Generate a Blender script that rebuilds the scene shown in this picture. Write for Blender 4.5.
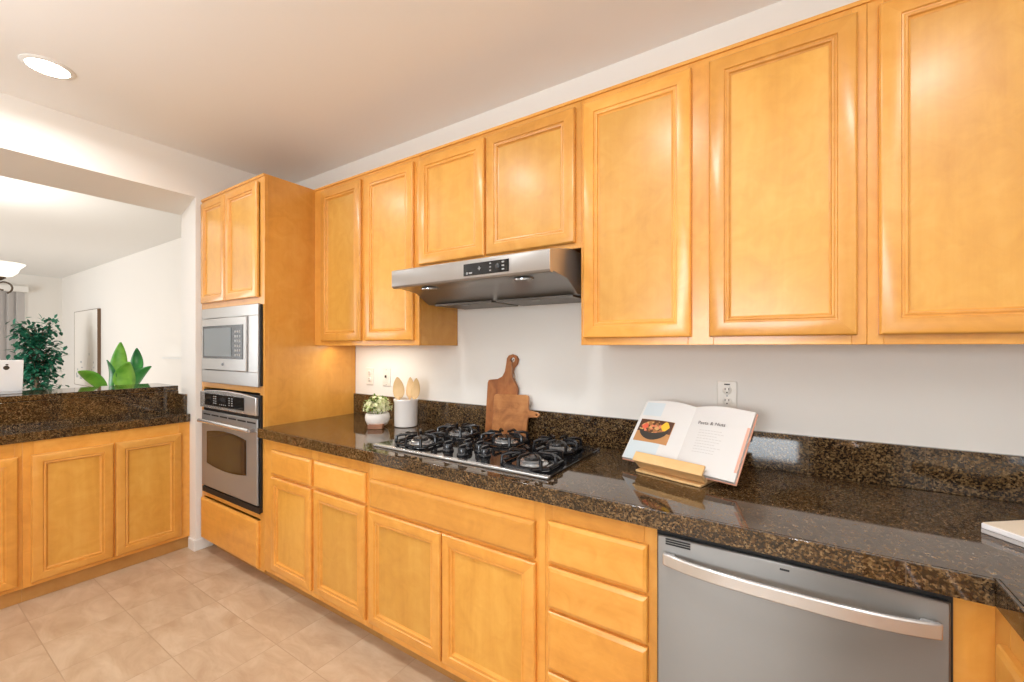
import bpy, bmesh, math, random
from mathutils import Vector, Matrix
for o in list(bpy.data.objects): bpy.data.objects.remove(o, do_unlink=True)
random.seed(7)
sc = bpy.context.scene
C = sc.collection
PI = math.pi

# ------------------------------------------------------------------ camera, world, lights, exposure
F_PX, YAW = 421.0, 0.5745
cam_d = bpy.data.cameras.new('camera'); cam = bpy.data.objects.new('camera', cam_d); C.objects.link(cam)
cam_d.sensor_width = 36.0; cam_d.lens = 36.0 * F_PX / 1024.0
cam_d.shift_y = 5.6 / 1024.0; cam_d.clip_start = 0.02; cam_d.clip_end = 60
cam.location = (0, -1.858, 1.372); cam.rotation_euler = (PI / 2, 0, YAW)
sc.camera = cam

world = bpy.data.worlds.new('daylight'); sc.world = world; world.use_nodes = True
bg = world.node_tree.nodes['Background']
bg.inputs['Color'].default_value = (0.92, 0.96, 1.0, 1); bg.inputs['Strength'].default_value = 2.0

sc.view_settings.view_transform = 'Standard'; sc.view_settings.look = 'None'
sc.view_settings.exposure = -0.38; sc.view_settings.gamma = 1.0; sc.view_settings.use_curve_mapping = False
sc.cycles.use_denoising = True
sc.cycles.max_bounces = 10; sc.cycles.diffuse_bounces = 6; sc.cycles.glossy_bounces = 5
sc.cycles.sample_clamp_indirect = 6.0; sc.cycles.caustics_reflective = False; sc.cycles.caustics_refractive = False

def area(name, loc, rot, sx, sy, power, color, shape='RECTANGLE', spread=PI):
    d = bpy.data.lights.new(name, 'AREA'); d.shape = shape; d.size = sx
    if shape in ('RECTANGLE', 'ELLIPSE'): d.size_y = sy
    d.energy = power; d.color = color; d.spread = spread
    o = bpy.data.objects.new(name, d); C.objects.link(o); o.location = loc; o.rotation_euler = rot
    return o
CEIL = 2.658
REAR = -4.2
DAY = (0.90, 0.96, 1.0)
# daylight coming through the windows of the rear wall
area('daylight_kitchen_window', (-0.535, REAR - 0.03, 1.465), (PI / 2, 0, 0), 1.33, .74, 74, DAY)
area('daylight_living', (-8.25, REAR + 0.02, 1.3), (PI / 2, 0, 0), 3.2, 2.1, 170, (.95, .98, 1))
CAN_SPOTS = [(-2.844, -1.392), (-1.66, -1.5), (-0.55, -1.45), (0.56, -1.5)]
ADDED_UPLIGHT_SPOTS = [(-2.0, -2.75), (0.1, -2.75)]; ADDED_UPLIGHT_POWER = 35
CAN_POWER = 9.5; CAN_COLOR = (0.985, 0.99, 1.0)
UNDER_POWER = 2.4

# ------------------------------------------------------------------ materials
def nt(name):
    m = bpy.data.materials.new(name); m.use_nodes = True
    t = m.node_tree; b = t.nodes['Principled BSDF']
    return m, t, b
def N(t, kind, **kw):
    n = t.nodes.new(kind)
    for k, v in kw.items():
        if k in n.inputs: n.inputs[k].default_value = v
        else: setattr(n, k, v)
    return n
def plain(name, col, rough=.5, metal=0.0, coat=0.0, spec=None, trans=0, emit=None, estr=0, alpha=1, sub=0):
    m, t, b = nt(name)
    b.inputs['Base Color'].default_value = (*col, 1); b.inputs['Roughness'].default_value = rough
    b.inputs['Metallic'].default_value = metal; b.inputs['Coat Weight'].default_value = coat
    if spec is not None: b.inputs['Specular IOR Level'].default_value = spec
    b.inputs['Transmission Weight'].default_value = trans
    if emit: b.inputs['Emission Color'].default_value = (*emit, 1); b.inputs['Emission Strength'].default_value = estr
    # a little procedural roughness variation so no surface is dead flat
    no = N(t, 'ShaderNodeTexNoise', Scale=35.0, Detail=3.0)
    tc = N(t, 'ShaderNodeTexCoord'); t.links.new(tc.outputs['Object'], no.inputs['Vector'])
    mr = N(t, 'ShaderNodeMapRange'); mr.inputs[3].default_value = max(0.02, rough - .04); mr.inputs[4].default_value = min(1, rough + .04)
    t.links.new(no.outputs['Fac'], mr.inputs['Value']); t.links.new(mr.outputs['Result'], b.inputs['Roughness'])
    return m
def ramp(t, stops):
    r = N(t, 'ShaderNodeValToRGB'); e = r.color_ramp.elements
    while len(e) < len(stops): e.new(.5)
    for i, (p, c) in enumerate(stops): e[i].position = p; e[i].color = (*c, 1)
    return r
def obj_vec(t, scale, randomise=True):
    tc = N(t, 'ShaderNodeTexCoord'); mp = N(t, 'ShaderNodeMapping'); mp.inputs['Scale'].default_value = scale
    if randomise:
        oi = N(t, 'ShaderNodeObjectInfo'); ad = N(t, 'ShaderNodeVectorMath', operation='ADD')
        mu = N(t, 'ShaderNodeMath', operation='MULTIPLY'); mu.inputs[1].default_value = 37.0
        t.links.new(oi.outputs['Random'], mu.inputs[0])
        t.links.new(tc.outputs['Object'], ad.inputs[0]); t.links.new(mu.outputs[0], ad.inputs[1])
        t.links.new(ad.outputs[0], mp.inputs['Vector'])
    else: t.links.new(tc.outputs['Object'], mp.inputs['Vector'])
    return mp.outputs['Vector']
def wood(name, axis, dark, mid, light, rough=.3, coat=.25, figure=1.0, vary=.10):
    m, t, b = nt(name); L = t.links
    s1 = [5, 5, 5]; s1[axis] = .8
    s2 = [90, 90, 90]; s2[axis] = 2.2
    n1 = N(t, 'ShaderNodeTexNoise', Scale=1.0, Detail=6.0, Roughness=.55, Distortion=.9); L.new(obj_vec(t, s1), n1.inputs['Vector'])
    n2 = N(t, 'ShaderNodeTexNoise', Scale=1.0, Detail=3.0, Roughness=.6); L.new(obj_vec(t, s2), n2.inputs['Vector'])
    n3 = N(t, 'ShaderNodeTexNoise', Scale=11.0, Detail=4.0, Roughness=.6, Distortion=1.2); L.new(obj_vec(t, [1, 1, 1]), n3.inputs['Vector'])
    a = N(t, 'ShaderNodeMath', operation='MULTIPLY_ADD'); L.new(n2.outputs['Fac'], a.inputs[0]); a.inputs[1].default_value = .16 * figure; L.new(n1.outputs['Fac'], a.inputs[2])
    a2 = N(t, 'ShaderNodeMath', operation='MULTIPLY_ADD'); L.new(n3.outputs['Fac'], a2.inputs[0]); a2.inputs[1].default_value = .60 * figure; L.new(a.outputs[0], a2.inputs[2])
    mr = N(t, 'ShaderNodeMapRange'); c0 = .5 + .38 * figure
    mr.inputs[1].default_value = c0 - .33; mr.inputs[2].default_value = c0 + .33; L.new(a2.outputs[0], mr.inputs['Value'])
    r = ramp(t, [(0.0, dark), (.5, mid), (1.0, light)]); L.new(mr.outputs[0], r.inputs['Fac'])
    oi = N(t, 'ShaderNodeObjectInfo'); v = N(t, 'ShaderNodeMapRange'); L.new(oi.outputs['Random'], v.inputs['Value'])
    v.inputs[3].default_value = 1 - vary; v.inputs[4].default_value = 1 + vary
    hs = N(t, 'ShaderNodeHueSaturation'); L.new(r.outputs['Color'], hs.inputs['Color']); L.new(v.outputs[0], hs.inputs['Value'])
    L.new(hs.outputs['Color'], b.inputs['Base Color'])
    b.inputs['Roughness'].default_value = rough; b.inputs['Coat Weight'].default_value = coat; b.inputs['Coat Roughness'].default_value = .21
    bp = N(t, 'ShaderNodeBump', Strength=.03, Distance=.002); L.new(n2.outputs['Fac'], bp.inputs['Height']); L.new(bp.outputs[0], b.inputs['Normal'])
    return m
MD, MM, ML = (.54, .228, .036), (.68, .312, .056), (.76, .390, .090)
PD, PM_, PL = (.535, .246, .036), (.635, .318, .055), (.71, .392, .086)
MAPLE_V = wood('maple_upright_grain', 2, MD, MM, ML)
MAPLE_X = wood('maple_grain_along_x', 0, MD, MM, ML)
MAPLE_Y = wood('maple_grain_along_y', 1, MD, MM, ML)
PANEL_V = wood('maple_panel', 2, PD, PM_, PL, rough=.33, coat=.22)
ACACIA_Z = wood('acacia_upright', 2, (.13, .032, .008), (.31, .105, .027), (.44, .18, .055), rough=.42, coat=.05, figure=1.3)
ACACIA_X = wood('acacia_lengthwise', 0, (.13, .035, .009), (.39, .15, .042), (.52, .24, .08), rough=.42, coat=.05, figure=1.5)
BEECH = wood('beech', 0, (.60, .36, .15), (.68, .43, .19), (.76, .51, .25), rough=.4, coat=.05)
BEECH_SPOON = wood('spoon_wood', 2, (.62, .40, .17), (.72, .49, .24), (.80, .58, .32), rough=.5, coat=0)
BLOCK_WOOD = wood('reddish_block_wood', 0, (.22, .08, .035), (.32, .13, .06), (.42, .19, .09), rough=.5, coat=0)
TOE_WOOD = wood('toe_kick_wood', 0, (.40, .19, .05), (.48, .24, .065), (.55, .29, .09), rough=.45, coat=.05)

def granite(name, joints=None):
    m, t, b = nt(name); L = t.links
    tc = N(t, 'ShaderNodeTexCoord')
    vo = N(t, 'ShaderNodeTexVoronoi', Scale=230.0); L.new(tc.outputs['Object'], vo.inputs['Vector'])
    sp = N(t, 'ShaderNodeSeparateColor'); L.new(vo.outputs['Color'], sp.inputs[0])
    n1 = N(t, 'ShaderNodeTexNoise', Scale=95.0, Detail=4.0, Roughness=.65); L.new(tc.outputs['Object'], n1.inputs['Vector'])
    n2 = N(t, 'ShaderNodeTexNoise', Scale=18.0, Detail=3.0); L.new(tc.outputs['Object'], n2.inputs['Vector'])
    a = N(t, 'ShaderNodeMath', operation='MULTIPLY_ADD'); L.new(n1.outputs['Fac'], a.inputs[0]); a.inputs[1].default_value = 1.5; L.new(sp.outputs[0], a.inputs[2])
    a2 = N(t, 'ShaderNodeMath', operation='MULTIPLY_ADD'); L.new(n2.outputs['Fac'], a2.inputs[0]); a2.inputs[1].default_value = .5; L.new(a.outputs[0], a2.inputs[2])
    mr = N(t, 'ShaderNodeMapRange'); mr.inputs[1].default_value = .85; mr.inputs[2].default_value = 2.15; L.new(a2.outputs[0], mr.inputs['Value'])
    r = ramp(t, [(0.0, (.005, .003, .0018)), (.32, (.020, .0105, .0048)), (.55, (.066, .036, .0145)), (.78, (.125, .074, .031)), (1.0, (.21, .14, .068))])
    L.new(mr.outputs[0], r.inputs['Fac'])
    col = r.outputs['Color']
    if joints:                                           # thin grout joints between the stone tiles
        sx = N(t, 'ShaderNodeSeparateXYZ'); L.new(tc.outputs['Object'], sx.inputs[0])
        prev = None
        for ax, off, step in joints:
            ad = N(t, 'ShaderNodeMath', operation='ADD'); L.new(sx.outputs[ax], ad.inputs[0]); ad.inputs[1].default_value = -off
            pp = N(t, 'ShaderNodeMath', operation='PINGPONG'); L.new(ad.outputs[0], pp.inputs[0]); pp.inputs[1].default_value = step / 2
            lt = N(t, 'ShaderNodeMath', operation='LESS_THAN'); L.new(pp.outputs[0], lt.inputs[0]); lt.inputs[1].default_value = .0008
            if prev is None: prev = lt.outputs[0]
            else:
                mx = N(t, 'ShaderNodeMath', operation='MAXIMUM'); L.new(prev, mx.inputs[0]); L.new(lt.outputs[0], mx.inputs[1]); prev = mx.outputs[0]
        mix = N(t, 'ShaderNodeMix', data_type='RGBA'); L.new(prev, mix.inputs['Factor']); L.new(col, mix.inputs['A']); mix.inputs['B'].default_value = (.11, .075, .045, 1)
        col = mix.outputs['Result']
    L.new(col, b.inputs['Base Color'])
    b.inputs['Roughness'].default_value = .05; b.inputs['Specular IOR Level'].default_value = .75
    return m
GRANITE = granite('brown_granite')
GRANITE_TILE = granite('brown_granite_tiles', [(0, .054 + 2.505, .305)])
GRANITE_EDGE = granite('brown_granite_edge', [(0, .20 + 2.505, .61)])

def steel(name, col=(.53, .525, .52), rough=.32, aniso=.93, rot=0.25, streak=(2, 2, 120), metal=.75):
    m, t, b = nt(name); L = t.links
    b.inputs['Base Color'].default_value = (*col, 1); b.inputs['Metallic'].default_value = metal
    n = N(t, 'ShaderNodeTexNoise', Scale=1.0, Detail=2.0); L.new(obj_vec(t, streak, False), n.inputs['Vector'])
    mr = N(t, 'ShaderNodeMapRange'); L.new(n.outputs['Fac'], mr.inputs['Value']); mr.inputs[3].default_value = rough - .02; mr.inputs[4].default_value = rough + .02
    L.new(mr.outputs[0], b.inputs['Roughness'])
    b.inputs['Anisotropic'].default_value = aniso; b.inputs['Anisotropic Rotation'].default_value = rot
    tg = N(t, 'ShaderNodeTangent', direction_type='RADIAL', axis='Z'); L.new(tg.outputs[0], b.inputs['Tangent'])
    return m
STEEL = steel('brushed_steel')
DISHWASHER_STEEL = steel('dishwasher_steel', (.235, .224, .210), rough=.40, metal=.85)
OVEN_STEEL = steel('oven_steel', (.32, .325, .33), metal=.55)
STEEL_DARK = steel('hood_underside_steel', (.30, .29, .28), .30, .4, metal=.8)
STEEL_LIGHT = steel('polished_steel_trim', (.62, .62, .62), .22, .4, metal=.7)
BLACK_GLASS = plain('black_glass', (.006, .006, .007), .05, spec=.6)
OVEN_GLASS = plain('oven_door_glass', (.030, .024, .020), .07, spec=.6)
MW_GLASS = plain('microwave_window_glass', (.20, .23, .25), .12, spec=.7)
MW_FRAME = plain('microwave_dark_frame', (.028, .030, .033), .2)
BLACK_ENAMEL = plain('black_enamel', (.010, .010, .012), .22)
CAST_IRON = plain('cast_iron_grate', (.008, .008, .010), .24, spec=.5)
KNOB_BLACK = plain('knob_black', (.012, .013, .016), .2, spec=.6)
BLACK_MATTE = plain('black_gap', (.006, .005, .005), .6)
GREY_PRINT = plain('grey_print', (.32, .32, .32), .5)
WALL_PAINT = plain('wall_paint', (.83, .81, .775), .75)
CEIL_PAINT = plain('ceiling_paint', (.87, .87, .86), .85)
LIVING_PAINT = plain('living_room_paint', (.84, .81, .765), .8)
WHITE_TRIM = plain('white_trim_paint', (.80, .80, .78), .4)
PLATE_WHITE = plain('outlet_plastic', (.82, .79, .73), .35)
SLOT_DARK = plain('outlet_slot', (.03, .025, .02), .6)
CERAMIC = plain('white_ceramic', (.84, .80, .77), .3, coat=.3)
POT_WHITE = plain('pot_white', (.82, .78, .73), .5)
PAPER = plain('page_paper', (.64, .63, .62), .6)
PAPER_BLUE = plain('page_paper_marbled_blue', (.54, .61, .65), .6)
COVER_PINK = plain('cover_salmon', (.62, .30, .20), .5)
TAB_PINK = plain('page_edge_tab', (.68, .36, .27), .6)
INK = plain('ink', (.10, .09, .09), .7)
INK_FAINT = plain('ink_faint', (.52, .50, .49), .7)
LAMP_LENS = plain('lamp_lens', (1, .95, .85), .4, emit=(1.0, .93, .80), estr=30)
HOOD_LENS = plain('hood_lamp_glass', (.55, .55, .55), .08, metal=.6)
BOARD_CREAM = plain('cream_board_top', (.80, .70, .56), .35)
BOARD_WHITE = plain('white_board_edge', (.86, .85, .86), .35)
BOARD_GREY = plain('grey_board_base', (.50, .47, .46), .4)
SILVER = plain('laptop_aluminium', (.88, .90, .92), .4)
LOGO_DARK = plain('laptop_mark', (.05, .04, .03), .3)
BRONZE = plain('chandelier_bronze', (.13, .10, .075), .4, metal=.7)
SHADE_GLASS = plain('frosted_shade_glass', (.95, .90, .80), .4, emit=(1, .93, .80), estr=1.6)
BLIND = plain('blind_fabric', (.62, .60, .60), .7)
VALANCE = plain('valance_white', (.86, .84, .80), .5)
CANVAS = plain('picture_canvas', (.86, .82, .76), .8)
CANVAS_GREY = plain('picture_sketch_grey', (.52, .52, .52), .8)
PICTURE_EDGE = plain('picture_edge_brown', (.17, .10, .055), .6)
CORD = plain('leather_cord', (.30, .16, .09), .8)
SOIL = plain('soil', (.06, .04, .03), .9)
TERRACOTTA = plain('plant_pot_grey', (.45, .43, .41), .6)
BARK = plain('bark', (.20, .14, .09), .8)
FILTER = plain('hood_filter_mesh', (.16, .145, .13), .45, metal=.8)
ADDED_DOOR_DARK = plain('dark_door_paint', (.045, .035, .030), .35)
GLASS = plain('window_glass', (1, 1, 1), .02, trans=1)

def leafy(name, c1, c2, rough=.45, scale=6.0, sub=0.0):
    m, t, b = nt(name)
    n = N(t, 'ShaderNodeTexNoise', Scale=scale, Detail=3.0); t.links.new(obj_vec(t, [1, 1, 1]), n.inputs['Vector'])
    r = ramp(t, [(.35, c1), (.65, c2)]); t.links.new(n.outputs['Fac'], r.inputs['Fac']); t.links.new(r.outputs['Color'], b.inputs['Base Color'])
    b.inputs['Roughness'].default_value = rough
    return m
FICUS_LEAF = leafy('ficus_leaf', (.006, .085, .048), (.035, .24, .14), .4, 14)
BIG_LEAF_LIGHT = leafy('broad_leaf_light', (.10, .36, .02), (.26, .58, .06), .4, 9)
BIG_LEAF_DARK = leafy('broad_leaf_dark', (.008, .13, .035), (.05, .33, .06), .35, 9)
BLOSSOM = leafy('pale_blossom', (.50, .56, .22), (.86, .82, .58), .6, 60)
BLOSSOM_LEAF = leafy('small_green_leaf', (.10, .20, .03), (.30, .40, .08), .6, 60)

def dish_mat():
    m, t, b = nt('printed_dish_photo'); L = t.links
    tc = N(t, 'ShaderNodeTexCoord')
    v = N(t, 'ShaderNodeTexVoronoi', Scale=85.0); L.new(tc.outputs['Object'], v.inputs['Vector'])
    sp = N(t, 'ShaderNodeSeparateColor'); L.new(v.outputs['Color'], sp.inputs[0])
    r = ramp(t, [(0, (.10, .035, .012)), (.3, (.30, .13, .04)), (.55, (.55, .33, .12)), (.78, (.62, .20, .10)), (1, (.75, .55, .22))])
    r.color_ramp.interpolation = 'CONSTANT'
    L.new(sp.outputs[0], r.inputs['Fac']); L.new(r.outputs['Color'], b.inputs['Base Color']); b.inputs['Roughness'].default_value = .5
    return m
DISH = dish_mat()
PAN_BLACK = plain('printed_pan_black', (.03, .027, .022), .5)
DISH_YELLOW = plain('printed_yellow', (.80, .46, .03), .5)
DISH_RED = plain('printed_red', (.62, .10, .05), .5)
DISH_BROWN = plain('printed_table_brown', (.45, .22, .08), .5)
DISH_DARK = plain('printed_dark_brown', (.08, .03, .015), .5)

def tile_floor():
    m, t, b = nt('beige_floor_tile'); L = t.links
    tc = N(t, 'ShaderNodeTexCoord'); sx = N(t, 'ShaderNodeSeparateXYZ'); L.new(tc.outputs['Object'], sx.inputs[0])
    ids, gr = [], []
    for ax, off, step in ((0, -1.966, .3015), (1, -.820, .2925)):
        ad = N(t, 'ShaderNodeMath', operation='SUBTRACT'); L.new(sx.outputs[ax], ad.inputs[0]); ad.inputs[1].default_value = off
        dv = N(t, 'ShaderNodeMath', operation='DIVIDE'); L.new(ad.outputs[0], dv.inputs[0]); dv.inputs[1].default_value = step
        fl = N(t, 'ShaderNodeMath', operation='FLOOR'); L.new(dv.outputs[0], fl.inputs[0]); ids.append(fl.outputs[0])
        pp = N(t, 'ShaderNodeMath', operation='PINGPONG'); L.new(dv.outputs[0], pp.inputs[0]); pp.inputs[1].default_value = .5
        mr = N(t, 'ShaderNodeMapRange'); L.new(pp.outputs[0], mr.inputs['Value']); mr.inputs[1].default_value = .003; mr.inputs[2].default_value = .0085
        mr.inputs[3].default_value = 1; mr.inputs[4].default_value = 0; gr.append(mr.outputs[0])
    mx = N(t, 'ShaderNodeMath', operation='MAXIMUM'); L.new(gr[0], mx.inputs[0]); L.new(gr[1], mx.inputs[1])
    cb = N(t, 'ShaderNodeCombineXYZ'); L.new(ids[0], cb.inputs[0]); L.new(ids[1], cb.inputs[1])
    wn = N(t, 'ShaderNodeTexWhiteNoise', noise_dimensions='2D'); L.new(cb.outputs[0], wn.inputs['Vector'])
    # clouds, shifted for each tile
    sc_ = N(t, 'ShaderNodeVectorMath', operation='MULTIPLY_ADD'); L.new(wn.outputs['Color'], sc_.inputs[0]); sc_.inputs[1].default_value = (9, 9, 9); L.new(tc.outputs['Object'], sc_.inputs[2])
    mp = N(t, 'ShaderNodeMapping'); mp.inputs['Rotation'].default_value = (0, 0, .9); mp.inputs['Scale'].default_value = (4.2, 10, 4); L.new(sc_.outputs[0], mp.inputs['Vector'])
    n = N(t, 'ShaderNodeTexNoise', Scale=1.0, Detail=5.0, Roughness=.6, Distortion=.6); L.new(mp.outputs[0], n.inputs['Vector'])
    r = ramp(t, [(.32, (.45, .31, .195)), (.5, (.53, .39, .26)), (.68, (.61, .475, .335))]); L.new(n.outputs['Fac'], r.inputs['Fac'])
    mix = N(t, 'ShaderNodeMix', data_type='RGBA'); L.new(mx.outputs[0], mix.inputs['Factor']); L.new(r.outputs['Color'], mix.inputs['A']); mix.inputs['B'].default_value = (.43, .30, .19, 1)
    L.new(mix.outputs['Result'], b.inputs['Base Color']); b.inputs['Roughness'].default_value = .38
    bp = N(t, 'ShaderNodeBump', Strength=.25, Distance=.003); bp.invert = True; L.new(mx.outputs[0], bp.inputs['Height']); L.new(bp.outputs[0], b.inputs['Normal'])
    return m
FLOOR_TILE = tile_floor()

# ------------------------------------------------------------------ mesh building
ORG = {}
class MB:
    def __init__(s): s.v = []; s.f = []; s.mi = []; s.mats = []
    def _m(s, mat):
        if mat not in s.mats: s.mats.append(mat)
        return s.mats.index(mat)
    def add(s, vs, fs, mat):
        k = len(s.v); s.v += [Vector(p) for p in vs]; i = s._m(mat)
        for f in fs: s.f.append([a + k for a in f]); s.mi.append(i)
    def box(s, x0, x1, y0, y1, z0, z1, mat, M=None):
        vs = [(x, y, z) for x in (x0, x1) for y in (y0, y1) for z in (z0, z1)]
        if M is not None: vs = [M @ Vector(p) for p in vs]
        s.add(vs, [(0, 1, 3, 2), (4, 6, 7, 5), (0, 4, 5, 1), (2, 3, 7, 6), (0, 2, 6, 4), (1, 5, 7, 3)], mat); return s
    def prism(s, pts, fn, a0, a1, mat, mat_caps=None):
        n = len(pts); vs = [fn(u, v, a0) for u, v in pts] + [fn(u, v, a1) for u, v in pts]
        s.add(vs, [(i, (i + 1) % n, n + (i + 1) % n, n + i) for i in range(n)], mat)
        k = len(s.v) - 2 * n; i = s._m(mat_caps or mat)
        s.f.append([k + a for a in range(n - 1, -1, -1)]); s.mi.append(i); s.f.append([k + n + a for a in range(n)]); s.mi.append(i); return s
    def lathe(s, prof, c, mat, n=32, axis=None, cap=True):
        c = Vector(c); M = Matrix.Identity(3)
        if axis is not None: M = Vector((0, 0, 1)).rotation_difference(Vector(axis).normalized()).to_matrix()
        vs = []
        for r, z in prof:
            for i in range(n): a = 2 * PI * i / n; vs.append(c + M @ Vector((r * math.cos(a), r * math.sin(a), z)))
        fs = []
        for j in range(len(prof) - 1):
            for i in range(n): fs.append((j * n + i, j * n + (i + 1) % n, (j + 1) * n + (i + 1) % n, (j + 1) * n + i))
        if cap: fs.append(tuple(range(n - 1, -1, -1))); fs.append(tuple((len(prof) - 1) * n + i for i in range(n)))
        s.add(vs, fs, mat); return s
    def tube(s, pts, r, mat, n=10, flat=1.0):
        pts = [Vector(p) for p in pts]; m = len(pts); rs = r if isinstance(r, (list, tuple)) else [r] * m
        vs = []; nrm = None
        for i, p in enumerate(pts):
            d = (pts[min(i + 1, m - 1)] - pts[max(i - 1, 0)]).normalized()
            if nrm is None: nrm = d.orthogonal().normalized()
            nrm = (nrm - d * nrm.dot(d)).normalized(); bn = d.cross(nrm)
            for k in range(n):
                a = 2 * PI * k / n; vs.append(p + nrm * (rs[i] * math.cos(a)) + bn * (rs[i] * flat * math.sin(a)))
        fs = [(i * n + k, i * n + (k + 1) % n, (i + 1) * n + (k + 1) % n, (i + 1) * n + k) for i in range(m - 1) for k in range(n)]
        fs += [tuple(range(n - 1, -1, -1)), tuple((m - 1) * n + k for k in range(n))]
        s.add(vs, fs, mat); return s
    def sweep_rect(s, pts, ups, outs, h, w, mat):
        """rectangular bar along pts; ups and outs are the section axes"""
        vs = []
        for p in pts:
            p = Vector(p)
            for a, b in ((-.5, -.5), (.5, -.5), (.5, .5), (-.5, .5)): vs.append(p + Vector(ups) * (a * h) + Vector(outs) * (b * w))
        m = len(pts); fs = [(i * 4 + k, i * 4 + (k + 1) % 4, (i + 1) * 4 + (k + 1) % 4, (i + 1) * 4 + k) for i in range(m - 1) for k in range(4)]
        fs += [(3, 2, 1, 0), tuple((m - 1) * 4 + k for k in range(4))]
        s.add(vs, fs, mat); return s
    def build(s, name, parent=None, bevel=0, local=False, smooth=40, recalc=True):
        me = bpy.data.meshes.new(name); org = Vector((0, 0, 0))
        if parent is not None and not local: org = ORG[parent.name]
        me.from_pydata([tuple(p - org) for p in s.v], [], s.f)
        for m in s.mats: me.materials.append(m)
        for p, i in zip(me.polygons, s.mi): p.material_index = i
        bm = bmesh.new(); bm.from_mesh(me)
        if recalc: bmesh.ops.recalc_face_normals(bm, faces=bm.faces)
        for f in bm.faces: f.smooth = True
        lim = math.radians(smooth)
        for e in bm.edges:
            if len(e.link_faces) == 2: e.smooth = e.calc_face_angle(0) < lim
        bm.to_mesh(me); bm.free()
        o = bpy.data.objects.new(name, me); C.objects.link(o)
        if parent is not None: o.parent = parent
        ORG[o.name] = org
        if bevel:
            b = o.modifiers.new('bevel', 'BEVEL'); b.width = bevel; b.segments = 2; b.limit_method = 'ANGLE'; b.angle_limit = math.radians(40); b.harden_normals = False
        return o
def thing(name, label, cat, loc, group=None, rot=None):
    o = bpy.data.objects.new(name, None); C.objects.link(o); o.empty_display_size = .05
    o.location = loc; o['label'] = label; o['category'] = cat
    if group: o['group'] = group
    if rot is not None: o.rotation_euler = rot
    ORG[o.name] = Vector(loc); return o
def tag(o, label, cat, group=None):
    """a thing that is one mesh: move its origin to its base"""
    me = o.data; xs = [v.co for v in me.vertices]
    c = Vector((sum(v.x for v in xs) / len(xs), sum(v.y for v in xs) / len(xs), min(v.z for v in xs)))
    me.transform(Matrix.Translation(-c)); o.location = o.location + c; ORG[o.name] = c
    o['label'] = label; o['category'] = cat
    if group: o['group'] = group
    return o
def struct(name, mb, bevel=0):
    o = mb.build(name, None, bevel); o['kind'] = 'structure'; return o
def text_mesh(name, body, size, M, mat, parent, local=False):
    cu = bpy.data.curves.new(name, 'FONT'); cu.body = body; cu.size = size; cu.align_x = 'CENTER'; cu.align_y = 'CENTER'; cu.extrude = size * .01
    tmp = bpy.data.objects.new(name + '_tmp', cu); C.objects.link(tmp)
    bpy.context.view_layer.update()
    me = bpy.data.meshes.new_from_object(tmp.evaluated_get(bpy.context.evaluated_depsgraph_get()))
    bpy.data.objects.remove(tmp, do_unlink=True); bpy.data.curves.remove(cu)
    me.name = name; me.materials.clear(); me.materials.append(mat); me.transform(M)
    o = bpy.data.objects.new(name, me); C.objects.link(o); o.parent = parent
    if not local: me.transform(Matrix.Translation(-ORG[parent.name]))
    ORG[o.name] = ORG.get(parent.name, Vector()); return o

# ------------------------------------------------------------------ the setting
WX = -3.325          # kitchen face of the left wall
JY = -0.638          # jamb of the pass-through
LX0 = -11.4          # far wall of the living room
LY = 0.19            # living room side wall
RX = 1.0             # right wall
struct('floor', MB().box(LX0, RX, REAR, LY, -.05, 0, FLOOR_TILE))
struct('ceiling', MB().box(LX0, RX, REAR, LY, CEIL, CEIL + .05, CEIL_PAINT))
struct('wall_back', MB().box(WX, RX, 0, .19, 0, CEIL, WALL_PAINT))
struct('wall_right', MB().box(RX, RX + .1, REAR, .19, 0, CEIL, WALL_PAINT))
w = MB(); prof = [(LY, 0), (LY, CEIL), (REAR, CEIL), (REAR, 0), (-2.9, 0), (-2.9, 2.378), (JY, 2.378), (JY, 0)]   # one wall with the pass-through cut out
w.prism(prof, lambda u, v, a: (a, u, v), -3.56, WX, WALL_PAINT)
for p in w.v:
    if abs(p.x + 3.56) < 1e-6 and abs(p.z - 2.378) < 1e-6: p.z = 2.296         # soffit slopes down towards the living room
w.box(-3.72, -3.622, -2.9, JY, 0, 1.062, WALL_PAINT)                     # half wall under the bar
struct('wall_left', w)
struct('wall_living_side', MB().box(LX0, -3.56, LY, LY + .1, 0, CEIL, LIVING_PAINT))
struct('wall_living_far', MB().box(LX0 - .1, LX0, REAR, LY + .1, 0, CEIL, LIVING_PAINT))
w = MB()
for a, b, z0, z1 in ((LX0, -9.9, 0, CEIL), (-9.9, -6.6, 0, .2), (-9.9, -6.6, 2.4, CEIL), (-6.6, -2.3, 0, CEIL), (-2.3, -1.45, 2.05, CEIL), (-1.45, -1.25, 0, CEIL), (-1.25, .18, 0, 1.05), (-1.25, .18, 1.88, CEIL), (.18, .27, 0, CEIL), (.27, .95, 2.05, CEIL), (.95, RX, 0, CEIL)): w.box(a, b, REAR - .12, REAR, z0, z1, WALL_PAINT)
struct('wall_rear', w)
def window(name, x0, x1, z0, z1, n):
    m = MB(); y0, y1 = REAR - .09, REAR - .04; t = .045
    m.box(x0, x1, y0, y1, z0, z0 + t, WHITE_TRIM); m.box(x0, x1, y0, y1, z1 - t, z1, WHITE_TRIM)
    for i in range(n + 1):
        x = x0 + t / 2 + (x1 - x0 - t) * i / n; m.box(x - t / 2, x + t / 2, y0, y1, z0 + t, z1 - t, WHITE_TRIM)
    o = struct(name, m); g = MB().box(x0 + t, x1 - t, REAR - .068, REAR - .062, z0 + t, z1 - t, GLASS).build('window_pane', o); g['kind'] = 'structure'
window('window_1', -1.25, .18, 1.05, 1.88, 2)
window('window_2', -9.9, -6.6, .2, 2.4, 4)
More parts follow.
